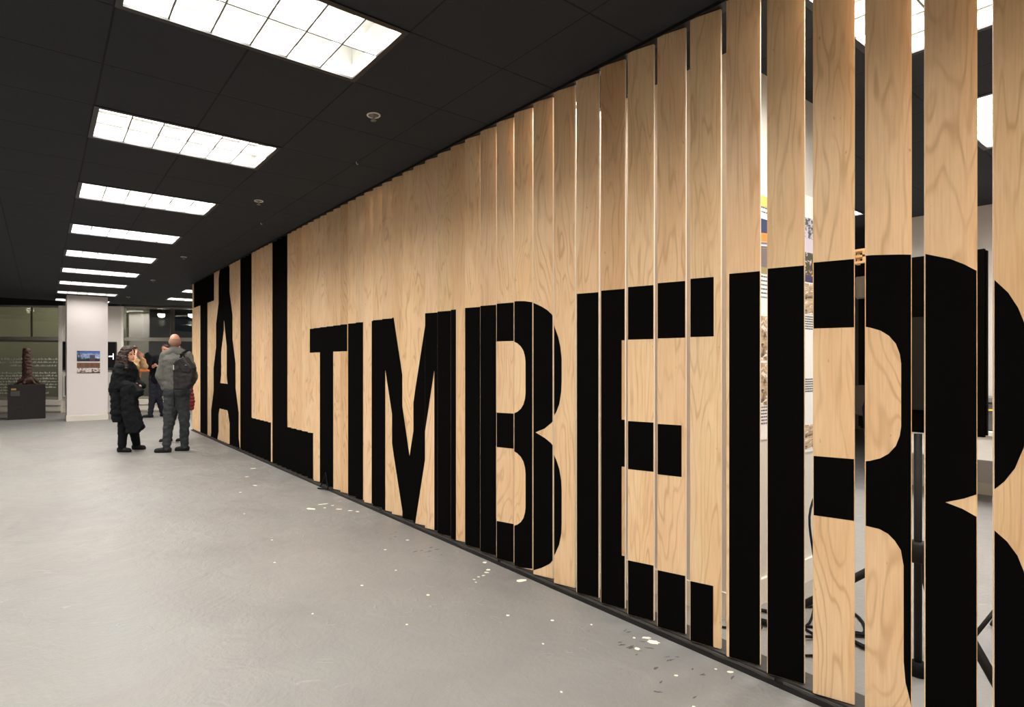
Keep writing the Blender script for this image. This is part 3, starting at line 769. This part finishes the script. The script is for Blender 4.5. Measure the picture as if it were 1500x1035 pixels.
# --- man in grey fleece seen from behind
FLEECE = mat('grey_fleece', srgb(102, 100, 94), .95, bump=.5, bscale=160, var=.16, vscale=22)
SLATE = mat('slate_trousers', srgb(48, 51, 54), .85, bump=.2, bscale=90, var=.18, vscale=14)
BLK = mat('black_leather', (.006, .006, .006, 1), .62, spec=.3); BLKF = mat('black_fabric', (.0065, .007, .009, 1), .9, spec=.2, bump=.3, bscale=80, var=.4, vscale=12)
NYL = mat('black_nylon', srgb(26, 23, 23), .6, bump=.3, bscale=60, var=.3, vscale=18)
J = dict(head=(.005, .02, 1.692), face=(-.30, .95, -.05), neck=(.02, .0, 1.55), chest=(.04, .01, 1.33), pelvis=(.045, .01, .98),
         sl=(-.125, .0, 1.475), sr=(.20, .02, 1.465), el=(-.205, -.02, 1.17), er=(.29, .02, 1.16), wl=(-.12, .02, .965), wr=(.19, .04, .97),
         handl=(.35, .0, -.9), handr=(-.3, .0, -.9),
         hl=(-.045, .01, .93), hr=(.13, .01, .93), kl=(-.075, -.01, .50), kr=(.13, .06, .50), al=(-.115, .0, .09), ar=(.09, .16, .09), tl=(-.255, -.02, .03), tr=(-.02, .15, .03))
def ex(r, J):
    def fl(b):
        capsule(b, J['sl'], J['sr'], .085, .085); capsule(b, V(.02, .0, 1.50), V(.03, 0, 1.53), .085, .07)
        for dx in (-.08, 0, .08): capsule(b, V(.035 + dx, .0, 1.40), V(.04 + dx, .0, 1.02), .12, .112)
        capsule(b, J['sl'], J['el'], .078, .068); capsule(b, J['el'], V(-.135, .02, .975), .066, .056)
        capsule(b, J['sr'], J['er'], .078, .068); capsule(b, J['er'], V(.20, .05, .985), .066, .056)
    blob('fleece_jacket', fl, FLEECE, r, .012, 4, .013, 10)
    blob('collar', lambda b: [capsule(b, V(.01, .005, 1.555), V(.008, .015, 1.60), .078, .066), capsule(b, V(-.09, .0, 1.50), V(.02, 0, 1.56), .075, .075), capsule(b, V(.02, .0, 1.56), V(.15, 0, 1.50), .075, .075)], FLEECE, r, .01, 3)
    blob('trousers', lambda b: trousers(b, J, .092, .074, .062), SLATE, r, .012, 3, .014, 13)
    blob('hair', lambda b: ellipsoid(b, Vector(J['head']) + V(.01, -.018, -.005), (.080, .094, .088)), mat('cropped_hair', srgb(150, 112, 92), .8, var=.1, vscale=30), r, .009, 2)
    addshoes(r, J, BLK)
MAN = (1.667, 9.45)
person('p', MAN, 'man with cropped hair seen from behind in a grey fleece and slate trousers', J, ex, SKINP)
bp = empty('backpack', (MAN[0], MAN[1], 0), -YAW); meta(bp, 'black backpack hanging from the right shoulder of the man in grey fleece', 'backpack')
def pk(b):
    prism(b, [(.15, .97), (.145, 1.36), (.21, 1.44), (.30, 1.44), (.42, 1.30), (.435, 1.16), (.40, 1.04), (.32, .975)], -.36, -.17)
blob('pack_body', pk, NYL, bp, .014, 8, .010, 12)
blob('top_flap', lambda b: prism(b, [(.20, 1.40), (.30, 1.46), (.435, 1.30), (.40, 1.22), (.28, 1.24)], -.375, -.18), NYL, bp, .012, 5, .006, 14)
b = bmesh.new(); tube(b, [(.17, -.2, 1.40), (.19, -.12, 1.52), (.20, 0, 1.565), (.21, .10, 1.50), (.22, .14, 1.36)], .018, 8); finish(b, 'shoulder_strap', BLKF, bp, True)
b = bmesh.new(); tube(b, [(.15, -.30, 1.33), (.145, -.31, 1.0), (.148, -.30, .72)], .006, 6); finish(b, 'dangling_strap', BLKF, bp, True)
b = bmesh.new(); tube(b, [(.24, -.27, 1.44), (.22, -.27, 1.50), (.27, -.27, 1.51), (.28, -.27, 1.45)], .011, 8); finish(b, 'carry_handle', BLKF, bp, True)
b = bmesh.new(); box(b, .163, .172, -.374, -.365, 1.27, 1.34); finish(b, 'reflective_pull', CREAM, bp)
b = bmesh.new(); box(b, .34, .365, -.385, -.378, 1.335, 1.342); finish(b, 'woven_tag', CREAM, bp)

# --- woman in a long black coat, profile to the right
HAIRB = mat('long_brown_hair', srgb(48, 32, 25), .6, spec=.3, bump=.6, bscale=60, var=.45, vscale=24)
J = dict(head=(.02, .0, 1.505), face=(.93, -.25, -.10), neck=(-.01, .0, 1.37), chest=(-.03, .0, 1.16), pelvis=(-.03, .0, .86),
         sl=(-.03, -.15, 1.285), sr=(-.01, .15, 1.285), el=(-.02, -.19, 1.03), er=(.04, .18, 1.03), wl=(.08, -.12, .98), wr=(.10, .0, 1.0), handl=(.9, .5, 0), handr=(.8, -.5, 0),
         hl=(-.03, -.07, .83), hr=(-.02, .07, .83), kl=(-.02, -.06, .45), kr=(.03, .08, .45), al=(-.045, -.06, .09), ar=(.03, .22, .09), tl=(.07, -.07, .03), tr=(.14, .22, .03))
def ex(r, J):
    def coat(b):
        capsule(b, J['sl'], J['sr'], .085, .085); capsule(b, V(-.02, 0, 1.30), V(-.035, 0, 1.0), .135, .15); capsule(b, V(-.035, -.05, 1.0), V(-.04, -.05, .62), .15, .155)
        capsule(b, V(-.03, .05, 1.0), V(.0, .05, .60), .14, .14)
        capsule(b, V(-.10, -.02, 1.0), V(-.21, -.04, .60), .12, .035); capsule(b, V(-.10, -.02, .9), V(-.12, -.04, .57), .12, .09); capsule(b, V(-.05, -.08, .9), V(-.07, -.1, .53), .13, .10); capsule(b, V(-.06, -.05, 1.2), V(-.10, -.05, .95), .13, .14)
        capsule(b, J['sl'], J['el'], .085, .082); capsule(b, J['el'], V(.20, -.14, 1.01), .078, .062)
        capsule(b, J['sr'], J['er'], .08, .078); capsule(b, J['er'], V(.21, .05, 1.02), .075, .06)
        capsule(b, V(-.02, -.06, 1.35), V(-.02, .06, 1.35), .065, .065)
    o = blob('coat', coat, BLKF, r, .012, 4, .018, 9)
    for v in o.data.vertices:
        if v.co.z < .47: v.co.z = .47 + (v.co.z - .47) * .1
    def hair(b):
        h = Vector(J['head']); ellipsoid(b, h + V(-.012, .0, .038), (.108, .094, .096)); ellipsoid(b, h + V(-.06, 0, -.04), (.09, .10, .11)); capsule(b, h + V(-.07, -.06, -.05), h + V(-.09, -.08, -.28), .07, .085); capsule(b, h + V(-.11, .0, -.12), h + V(-.15, -.02, -.30), .075, .07); capsule(b, h + V(-.02, -.08, -.06), h + V(-.02, -.12, -.30), .06, .06)
        capsule(b, h + V(-.06, -.03, .0), h + V(-.13, -.05, -.25), .075, .06); capsule(b, h + V(-.04, -.07, -.02), h + V(-.03, -.11, -.28), .045, .045)
        capsule(b, h + V(-.05, .03, .0), h + V(-.12, .05, -.24), .07, .05); capsule(b, h + V(-.13, -.05, -.22), h + V(-.165, -.05, -.34), .055, .03)
        capsule(b, h + V(.0, -.07, .0), h + V(.035, -.125, -.22), .03, .035); capsule(b, h + V(-.02, -.085, .02), h + V(-.02, -.11, -.2), .03, .04)
    blob('hair', hair, HAIRB, r, .009, 3, .010, 30)
    blob('trousers', lambda b: trousers(b, J, .085, .075, .062), BLKF, r, .012, 3, .008, 12)
    addshoes(r, J, BLK)
WOM = (1.09, 9.97)
person('p', WOM, 'woman with long brown hair in a long black coat and black boots', J, ex)
c = empty('draped_coat', (WOM[0], WOM[1], 0), -YAW); meta(c, 'black coat draped over the forearm of the woman with long brown hair', 'coat')
def dc(b):
    prism(b, [(.03, 1.05), (.21, 1.07), (.33, .95), (.325, .88), (.24, .84), (.27, .66), (.36, .40), (.345, .375), (.26, .30), (.225, .325), (.12, .30), (.10, .42), (.05, .62)], -.26, -.12)
blob('hanging_fabric', dc, BLKF, c, .013, 7, .018, 10)

# --- person in tan jacket holding a phone to the face, behind the woman
TAN = mat('tan_jacket', srgb(176, 142, 100), .85, bump=.4, bscale=60, var=.14, vscale=12)
P3 = (1.58, 13.40)
J = dict(head=(.0, .0, 1.62), face=(.9, -.4, -.1), neck=(-.03, .0, 1.49), chest=(-.04, .0, 1.28), pelvis=(-.04, .0, .95),
         sl=(-.06, -.15, 1.42), sr=(-.04, .15, 1.42), el=(.16, -.2, 1.30), er=(.16, .16, 1.30), wl=(.13, -.14, 1.50), wr=(.14, .08, 1.48), handl=(-.25, .2, .9), handr=(-.3, -.2, .9), palml=(0, 1, 0), palmr=(0, -1, 0),
         hl=(-.05, -.08, .92), hr=(-.05, .08, .92), kl=(-.05, -.08, .5), kr=(-.03, .1, .5), al=(-.08, -.08, .09), ar=(-.06, .12, .09), tl=(.04, -.1, .03), tr=(.06, .12, .03))
def ex(r, J):
    def jk(b):
        capsule(b, J['sl'], J['sr'], .085, .085); capsule(b, J['sl'], J['el'], .08, .075); capsule(b, J['el'], V(.135, -.15, 1.455), .072, .05)
        capsule(b, J['sr'], J['er'], .08, .07); capsule(b, J['er'], V(.145, .09, 1.44), .07, .05); capsule(b, V(-.04, -.03, 1.40), V(-.04, .03, 1.28), .14, .14)
    blob('jacket', jk, TAN, r, .013, 4, .014, 12)
    blob('waistcoat', lambda b: capsule(b, V(-.04, -.02, 1.20), V(-.04, .02, .95), .15, .14), BLKF, r, .014, 4)
    blob('hair', lambda b: [ellipsoid(b, V(-.02, .0, 1.665), (.105, .088, .082)), ellipsoid(b, V(.05, -.03, 1.70), (.05, .05, .03))], HAIRB, r, .009, 3, .008, 30)
    blob('trousers', lambda b: trousers(b, J), BLKF, r, .012, 3, .01, 12); addshoes(r, J, BLK)
person('p', P3, 'person in a tan jacket raising a phone, half hidden behind the long haired woman', J, ex)
o = boxobj('phone', (-.012, .0, -.04, .04, -.075, .075), SCREEN, None, .003); o.location = (P3[0], P3[1], 0)
ph = Vector((.085, -.07, 1.56)); M = Matrix.Rotation(-YAW, 3, 'Z') @ ph
o.location = (P3[0] + M.x, P3[1] + M.y, ph.z); o.rotation_euler = (.1, -.2, -YAW); meta(o, 'dark phone held up by the person in the tan jacket', 'phone')

# --- bearded man in black facing us
NAVY = mat('navy_trousers', srgb(24, 26, 38), .85, bump=.2, bscale=90, var=.25, vscale=12)
ORG = mat('orange_nylon', srgb(232, 122, 52), .6, bump=.25, bscale=30, var=.12, vscale=8)
P4 = (2.31, 16.07)
J = dict(head=(.35, .0, 1.735), face=(-.15, -.97, -.08), neck=(.32, .02, 1.60), chest=(.25, .02, 1.38), pelvis=(.12, .02, 1.02),
         sl=(.11, .0, 1.51), sr=(.47, .02, 1.51), el=(-.0, -.08, 1.27), er=(.50, -.04, 1.25), wl=(.17, -.25, 1.28), wr=(.30, -.2, 1.32), handl=(.6, -.5, .3), handr=(-.8, -.3, -.1), palml=(0, 0, 1), palmr=(0, 0, 1),
         hl=(.04, .02, .98), hr=(.21, .02, .98), kl=(.04, -.02, .54), kr=(.14, .06, .54), al=(-.01, -.05, .09), ar=(.16, .25, .09), tl=(-.16, -.08, .03), tr=(.3, .22, .03))
def ex(r, J):
    def jk(b):
        capsule(b, J['sl'], J['sr'], .085, .085); capsule(b, V(.26, .02, 1.42), V(.13, .02, .98), .165, .155); capsule(b, V(.06, .05, 1.25), V(-.02, .12, .80), .13, .10); capsule(b, V(-.02, .12, .80), V(.0, .14, .40), .10, .06)
        capsule(b, J['sl'], J['el'], .08, .07); capsule(b, J['el'], V(.12, -.21, 1.275), .066, .05); capsule(b, J['sr'], J['er'], .08, .07); capsule(b, J['er'], V(.35, -.17, 1.31), .066, .05)
    blob('jacket', jk, BLKF, r, .013, 4, .012, 10)
    h = Vector(J['head'])
    blob('hair', lambda b: [ellipsoid(b, h + V(.0, .012, .062), (.084, .098, .068))], HAIRB, r, .009, 2)
    blob('beard', lambda b: [ellipsoid(b, h + V(-.01, -.058, -.088), (.052, .042, .036)), capsule(b, h + V(-.065, -.02, -.06), h + V(-.03, -.06, -.09), .018, .022), capsule(b, h + V(.06, -.03, -.06), h + V(.02, -.07, -.09), .018, .022)], HAIRB, r, .008, 2)
    blob('trousers', lambda b: trousers(b, J, .10, .08, .062), NAVY, r, .012, 3, .012, 12); addshoes(r, J, BLK)
person('p', P4, 'bearded man in a black jacket and navy trousers facing the viewer', J, ex, SKINP)
o = empty('orange_bag', (P4[0], P4[1], 0), -YAW); meta(o, 'orange and black bag held at the chest of the bearded man', 'bag')
blob('bag_body', lambda b: prism(b, [(-.13, 1.17), (-.12, 1.40), (.02, 1.50), (.04, 1.42), (-.04, 1.24), (.10, 1.22), (.10, 1.165)], -.36, -.27), ORG, o, .012, 4, .006, 14)
blob('bag_flap', lambda b: prism(b, [(-.04, 1.27), (.0, 1.62), (.06, 1.66), (.16, 1.56), (.12, 1.30)], -.34, -.25), BLKF, o, .012, 5, .008, 12)
o = empty('orange_tote_bag', (P4[0], P4[1], 0), -YAW); meta(o, 'plain orange tote bag hanging low left of the navy trousers', 'bag')
blob('bag_body', lambda b: prism(b, [(-.25, .60), (-.27, .90), (-.13, .86), (-.06, .78), (-.07, .60)], -.42, -.33), ORG, o, .012, 4, .006, 14)
b = bmesh.new(); tube(b, [(-.24, -.375, .88), (-.21, -.30, 1.15), (-.16, -.18, 1.27), (-.12, -.30, 1.12), (-.12, -.375, .84)], .008, 6); finish(b, 'bag_strap', ORG, o, True)

# --- person almost hidden behind the man in grey, with a red padded jacket
RED = mat('dark_red_padded', srgb(122, 26, 34), .55, var=.2, vscale=10)
P6 = (1.96, 10.62)
J = dict(head=(-.03, .0, 1.56), face=(-.2, -.95, .0), neck=(-.03, .02, 1.43), chest=(-.02, .02, 1.22), pelvis=(-.02, .02, .92),
         sl=(-.19, .0, 1.35), sr=(.15, .0, 1.35), el=(-.2, -.03, 1.08), er=(.19, -.05, 1.08), wl=(-.1, -.18, 1.0), wr=(.20, -.2, .98), handl=(.5, -.5, 0), handr=(.2, -.9, 0),
         hl=(-.10, .02, .88), hr=(.07, .02, .88), kl=(-.12, .0, .5), kr=(.07, .0, .5), al=(-.2, .0, .09), ar=(.06, .04, .09), tl=(-.30, -.03, .03), tr=(-.04, .03, .03))
def ex(r, J):
    def jk(b):
        capsule(b, J['sl'], J['sr'], .08, .08); capsule(b, V(-.02, .02, 1.3), V(-.02, .02, .95), .15, .14)
        for s in 'lr': capsule(b, J['s' + s], J['e' + s], .072, .06); capsule(b, J['e' + s], J['w' + s], .058, .045)
    blob('jumper', jk, BLKF, r, .013, 4, .01, 10)
    blob('hair', lambda b: [ellipsoid(b, Vector(J['head']) + V(.0, .02, .04), (.084, .09, .08))], HAIRB, r, .009, 2)
    blob('trousers', lambda b: trousers(b, J, .095, .075, .055), SLATE, r, .012, 3, .01, 12); addshoes(r, J, BLK, CREAM)
person('p', P6, 'person in dark clothes and white soled shoes almost hidden behind the grey fleece man', J, ex, SKINP)
o = empty('padded_jacket', (P6[0], P6[1], 0), -YAW); meta(o, 'dark red padded jacket carried beside the backpack, in front of the first slat', 'jacket')
def rj(b):
    for k in range(7):
        z = .60 + k * .06; wv = .085 - .03 * abs(k - 2) / 4
        capsule(b, V(.20, -.16, z), V(.20 + wv, -.12, z), .040, .036)
blob('quilted_fabric', rj, RED, o, .010, 2, .004, 12)

# ------------------------------------------------------------------ things behind the slats
r = empty('display_stand', (3.11, .82, 0)); meta(r, 'black tripod stand carrying the upright display behind the slats', 'stand')
b = bmesh.new(); tube(b, [(0, 0, .01), (0, 0, 1.045)], .0145, 14); finish(b, 'pole', BLK, r, True)
b = bmesh.new(); lathe(b, [(.03, .49), (.04, .50), (.04, .57), (.03, .58)], 16); finish(b, 'collar', BLK, r, True)
for e in ((-.06, .60, .012), (-.26, -.38, .012), (.5, .05, .012)):
    b = bmesh.new(); d = Vector(e); tube(b, [(e[0] * .06, e[1] * .06, .53), e], .017, 8); o = finish(b, 'leg', BLK, r, True)
    b = bmesh.new(); dd = Vector((e[0], e[1], 0)).normalized() * .03; tube(b, [(e[0] - dd.x * .5, e[1] - dd.y * .5, .022), (e[0] + dd.x, e[1] + dd.y, .018)], .017, 8); finish(b, 'rubber_foot', BLKF, o, True)
b = bmesh.new(); lathe(b, [(.028, .0), (.034, .002), (.034, .05), (.024, .06)], 14); finish(b, 'pole_foot', BLKF, r, True)
r = empty('upright_display', (3.11, .82, 1.05)); meta(r, 'back of a tall black display with cables behind the letter R', 'display')
b = bmesh.new(); box(b, .01, .05, -.215, .225, 0, .765); bmesh.ops.bevel(b, geom=b.edges[:], offset=.008, segments=3, affect='EDGES'); finish(b, 'back_shell', INK, r)
boxobj('grey_module', (-.03, .0095, .09, .222, .60, .70), mat('grey_plastic', srgb(84, 82, 80), .5), r, .004)
boxobj('lower_module', (-.03, .0095, .09, .222, .06, .20), mat('dark_grey_plastic', srgb(44, 42, 42), .5), r, .004)
boxobj('socket', (-.02, .0095, .12, .165, .47, .54), CREAM, r, .004)
b = bmesh.new(); tube(b, [(-.012, .15, .5), (-.03, .17, .40), (-.02, .16, .3), (-.04, .15, .2), (-.03, .19, .1), (-.04, .17, -.1), (-.02, .05, -.3)], .006, 6); finish(b, 'cable', BLKF, r, True)
boxobj('red_plug', (-.03, .0095, .15, .175, .33, .38), mat('red_plastic', srgb(170, 60, 50), .5), r, .003)
boxobj('bracket', (-.02, .01, -.05, .05, .1, .5), BLK, r, .003)
r = empty('lattice_block', (3.135, 1.0, 1.815)); meta(r, 'small pale wooden lattice block on top of the black display', 'model')
b = bmesh.new()
for z in (0, .028, .056):
    box(b, -.03, .03, -.06, .06, z, z + .010)
for y in (-.06, -.025, .012, .05): box(b, -.03, -.02, y, y + .01, .01, .056); box(b, .02, .03, y, y + .01, .01, .056)
finish(b, 'lattice', mat('pale_pine', srgb(226, 196, 150), .6), r)

# floor cables and power strip
def cable(name, pts, rr, lab, m=BLKF):
    P = [Vector(p) for p in pts]; out = []
    for i in range(len(P) - 1):
        p0, p1, p2, p3 = P[max(i - 1, 0)], P[i], P[i + 1], P[min(i + 2, len(P) - 1)]
        for k in range(6):
            t = k / 6; out.append(.5 * ((2 * p1) + (-p0 + p2) * t + (2 * p0 - 5 * p1 + 4 * p2 - p3) * t * t + (-p0 + 3 * p1 - 3 * p2 + p3) * t ** 3))
    out.append(P[-1]); b = bmesh.new(); tube(b, out, rr, 7); o = finish(b, name, m, None, True); meta(o, lab, 'cable', 'loose black cables on the floor behind the slats'); return o
def coil(cx, cy, n, R0, rr, seed):
    q = random.Random(seed); pts = []
    for k in range(n * 7):
        a = 2 * math.pi * k / 7 + q.uniform(-.2, .2); R = R0 * q.uniform(.75, 1.15)
        pts.append((cx + R * math.cos(a), cy + R * 1.3 * math.sin(a), rr + .004 + .0022 * k * 14 * rr + (.0)))
    return pts
cable('floor_cable', coil(3.13, 1.42, 3, .10, .006, 3), .006, 'black cable loops beside the poster partition, under the letter R stem')
cable('floor_cable', coil(3.27, 1.02, 5, .09, .006, 5), .006, 'tangled black cable coil under the display stand')
cable('floor_cable', [(3.9, 1.5, .62), (3.5, 1.4, .5), (3.45, 1.35, .2), (3.25, 1.3, .012), (3.0, 1.34, .008), (2.86, 1.2, .008), (3.0, 1.12, .008), (3.3, 1.15, .008)], .006, 'thin black cable rising along the white partition')
cable('floor_cable', [(3.0, 1.27, .03), (3.12, 1.22, .008), (3.2, 1.3, .008), (3.35, 1.1, .008), (3.6, 1.25, .008), (3.4, 1.45, .008)], .007, 'thicker black cable lying across the rear floor')
cable('floor_cable', [(2.80, 1.62, .008), (2.86, 1.52, .008), (2.92, 1.55, .008), (2.88, 1.45, .008), (3.0, 1.42, .008)], .006, 'short black cable end by the foot of the slats')
r = empty('power_strip', (3.20, 1.10, 0), .4); meta(r, 'black power strip on the floor among the cable coils', 'power strip')
boxobj('case', (0, .30, 0, .06, .001, .045), BLK, r, .005)
for k in range(4):
    boxobj('plug', (.03 + k * .065, .065 + k * .065, .012, .05, .046, .085), BLKF, r, .004)
boxobj('switch', (.275, .29, .02, .04, .0455, .052), METAL, r)
cable('rail_cable', [(2.50, 5.83, .012), (2.497, 5.80, .03), (2.50, 5.74, .10), (2.505, 5.70, .18), (2.502, 5.66, .10), (2.496, 5.62, .025), (2.485, 5.70, .012), (2.45, 5.78, .008)], .007, 'short black cable loop caught at the foot of the second T')

# posters on the partition
def lines(b, x0, x1, z0, z1, n, q):
    for k in range(n):
        z = z1 - (z1 - z0) * k / n; xe = x1 - q.uniform(0, .12) * (x1 - x0); x = x0
        while x < xe: 
            wv = q.uniform(.008, .03); box(b, x, min(x + wv, xe), -.0042, -.003, z, z + .008); x += wv + .006
def poster(name, x, z0, z1, wd, items, lab):
    r = empty(name, (x, 1.579, z0)); meta(r, lab, 'poster', 'posters on the white partition')
    boxobj('sheet', (0, wd, -.003, 0, 0, z1 - z0), mat('poster_paper', srgb(232, 230, 228), .6), r)
    q = random.Random(int(x * 100)); b = bmesh.new(); n = 0
    for it in items:
        if it[0] == 't': lines(b, .03, wd - .03, it[1] - z0, it[2] - z0, it[3], q); n += 1
        elif it[0] == 'c': boxobj('colour_band', (.03, wd - .03, -.0045, -.003, it[1] - z0, it[2] - z0), mat('band', it[3], .6), r)
        else: boxobj('printed_photo', (.03, wd - .03, -.0045, -.003, it[1] - z0, it[2] - z0), PM[it[3]], r)
    if n: finish(b, 'printed_text', mat('grey_print', srgb(90, 90, 92), .7), r)
    else: b.free()
poster('wall_poster', 3.0, .92, 2.44, .52, [('c', 2.24, 2.30, srgb(238, 182, 90)), ('t', 2.18, 2.23, 2), ('p', 1.86, 2.17, 'evening'), ('t', 1.70, 1.84, 6), ('p', 1.37, 1.62, 'timber'), ('p', 1.115, 1.355, 'timber'), ('t', .99, 1.10, 6)], 'white poster with an orange house photograph seen through the gap beside the stem of R')
poster('wall_poster', 3.56, .80, 2.40, .72, [('p', 1.86, 2.26, 'dusk'), ('p', 1.66, 1.85, 'timber'), ('t', 1.55, 1.64, 6), ('t', 1.16, 1.25, 6), ('p', .82, .97, 'timber')], 'white poster with a dusk tree photograph seen through the next gap')

# table and equipment by the rear wall
r = empty('side_table', (7.2, .9, 0)); meta(r, 'white table against the rear wall, seen through the rightmost gap', 'table')
boxobj('tabletop', (0, .7, 0, 1.5, .68, .72), WHITE, r, .004)
boxobj('front_panel', (.03, .06, .06, 1.44, .45, .68), WHITE, r)
for a in ((.04, .04), (.62, .04), (.04, 1.42), (.62, 1.42)): boxobj('leg', (a[0], a[0] + .04, a[1], a[1] + .04, 0, .68), METAL, r)
r = empty('equipment_case', (7.3, 1.2, .721)); meta(r, 'dark grey case with a yellow strip on the white table', 'case')
boxobj('case_body', (0, .45, 0, .8, 0, .26), mat('case_grey', srgb(70, 68, 68), .6), r, .01); boxobj('lid', (-.005, .455, -.005, .805, .265, .31), mat('case_lid', srgb(110, 106, 104), .6), r, .006)
boxobj('yellow_strip', (-.009, -.0005, .02, .78, .19, .205), mat('yellow_tape', srgb(220, 190, 60), .5), r)
r = empty('speaker_stand', (3.75, .62, 0)); 
meta(r, 'white plastic equipment tripod glimpsed beside the display pole', 'stand')
b = bmesh.new(); tube(b, [(0, 0, .3), (0, 0, .97)], .012, 8); finish(b, 'pole', CREAM, r, True)
boxobj('clamp', (-.03, .03, -.03, .03, .97, 1.03), CREAM, r, .004)
for a in (0.5, 2.6, 4.7):
    b = bmesh.new(); tube(b, [(0, 0, .32), (.28 * math.cos(a), .28 * math.sin(a), .010)], .009, 7); finish(b, 'leg', BLK, r, True)

# ------------------------------------------------------------------ paint chips on the floor
CG = 'pale chips in the floor paint'
chips = [(2.45, 2.60, .075, .03), (2.36, 2.83, .035, .015), (2.31, 2.80, .025, .012), (2.27, 2.80, .02, .01), (2.22, 2.78, .02, .01), (2.40, 2.86, .03, .02), (2.47, 2.98, .03, .02), (2.20, 2.74, .015, .01),
         (2.43, 1.655, .06, .032), (2.44, 1.70, .05, .016), (2.31, 1.66, .028, .018), (2.39, 1.735, .014, .01), (2.47, 1.30, .03, .014), (2.44, 1.35, .012, .008),
         (2.06, 5.02, .10, .035), (2.23, 5.12, .11, .018), (2.27, 4.86, .07, .018), (2.33, 4.75, .05, .015), (2.37, 4.68, .04, .02), (2.18, 4.98, .03, .015), (2.28, 5.02, .03, .015),
         (1.95, 6.35, .06, .018), (2.25, 7.4, .08, .02), (2.02, 6.9, .05, .015), (1.72, 6.1, .03, .012), (1.6, 3.1, .02, .012), (1.85, 2.75, .022, .014), (2.05, 2.28, .02, .013), (1.45, 4.3, .02, .01), (1.3, 3.8, .018, .01),
         (2.05, 3.6, .025, .012), (1.55, 2.5, .014, .01), (1.9, 3.2, .016, .01), (2.3, 3.7, .03, .012), (2.2, 2.1, .02, .012), (1.2, 2.9, .012, .009), (2.33, 1.95, .012, .009), (1.98, 1.95, .012, .01), (1.75, 1.62, .012, .009), (2.1, 1.25, .016, .01), (1.5, 5.2, .02, .01), (2.25, 1.42, .02, .008)]
CL = {0: 'largest oval chip by the rail below the letter B', 8: 'largest pale chip by the rail below the letter E', 14: 'long pale chip by the rail below the second T'}
b = bmesh.new()
for k, (x, y, a, c_) in enumerate(chips):
    if k in CL: bb = bmesh.new()
    else: bb = b
    q = random.Random(k); n = 14; an = q.uniform(-.5, .5) - .6; ring = []
    for j in range(n):
        t = 2 * math.pi * j / n; rr_ = q.uniform(.7, 1.1)
        dx, dy = a * .5 * rr_ * math.cos(t), c_ * .7 * rr_ * math.sin(t)
        ring.append((x + dx * math.cos(an) - dy * math.sin(an), y + dx * math.sin(an) + dy * math.cos(an)))
    lo = [bb.verts.new((p[0], p[1], .0003)) for p in ring]; hi = [bb.verts.new((x + (p[0] - x) * .94, y + (p[1] - y) * .94, .0018)) for p in ring]
    bb.faces.new(hi); bb.faces.new(lo[::-1])
    for j in range(n): bb.faces.new((lo[j], lo[(j + 1) % n], hi[(j + 1) % n], hi[j]))
    if k in CL: meta(finish(bb, 'paint_chip', CHIP), CL[k], 'paint chip', CG)
meta(finish(b, 'paint_flecks', CHIP), 'scattered small pale paint flecks on the floor along the slat wall', 'paint flecks', kind='stuff')

# dark scrape marks near the chips
b = bmesh.new(); q = random.Random(4)
for cx, cy, n in ((2.36, 1.72, 7), (2.30, 1.48, 4), (2.38, 1.30, 3), (2.30, 3.35, 8), (2.28, 3.9, 5), (2.36, 1.60, 4), (2.15, 1.35, 3)):
    for k in range(n):
        x = cx + q.uniform(-.10, .08); y = cy + q.uniform(-.10, .10); L_ = q.uniform(.015, .05); a = q.uniform(-.3, .9) - .6; wd = q.uniform(.002, .006)
        dx, dy = math.cos(a), math.sin(a); n_ = 7; up = []; dn = []
        for j in range(n_):
            t = j / (n_ - 1); c = L_ * (t - .5); hw = wd * math.sin(math.pi * (.06 + .88 * t)) * q.uniform(.6, 1.2); m_ = q.uniform(-.002, .002)
            up.append((x + dx * c - dy * (m_ + hw), y + dy * c + dx * (m_ + hw))); dn.append((x + dx * c - dy * (m_ - hw), y + dy * c + dx * (m_ - hw)))
        ring = up + dn[::-1]
        lo = [b.verts.new((p[0], p[1], .0002)) for p in ring]; hi = [b.verts.new((p[0], p[1], .0008)) for p in ring]
        b.faces.new(hi); b.faces.new(lo[::-1])
        for j in range(len(ring)): b.faces.new((lo[j], lo[(j + 1) % len(ring)], hi[(j + 1) % len(ring)], hi[j]))
meta(finish(b, 'scrape_marks', mat('scrape_grey', srgb(84, 82, 79), .8)), 'short dark scrape marks scattered on the floor beside the rail', 'scrape marks', kind='stuff')
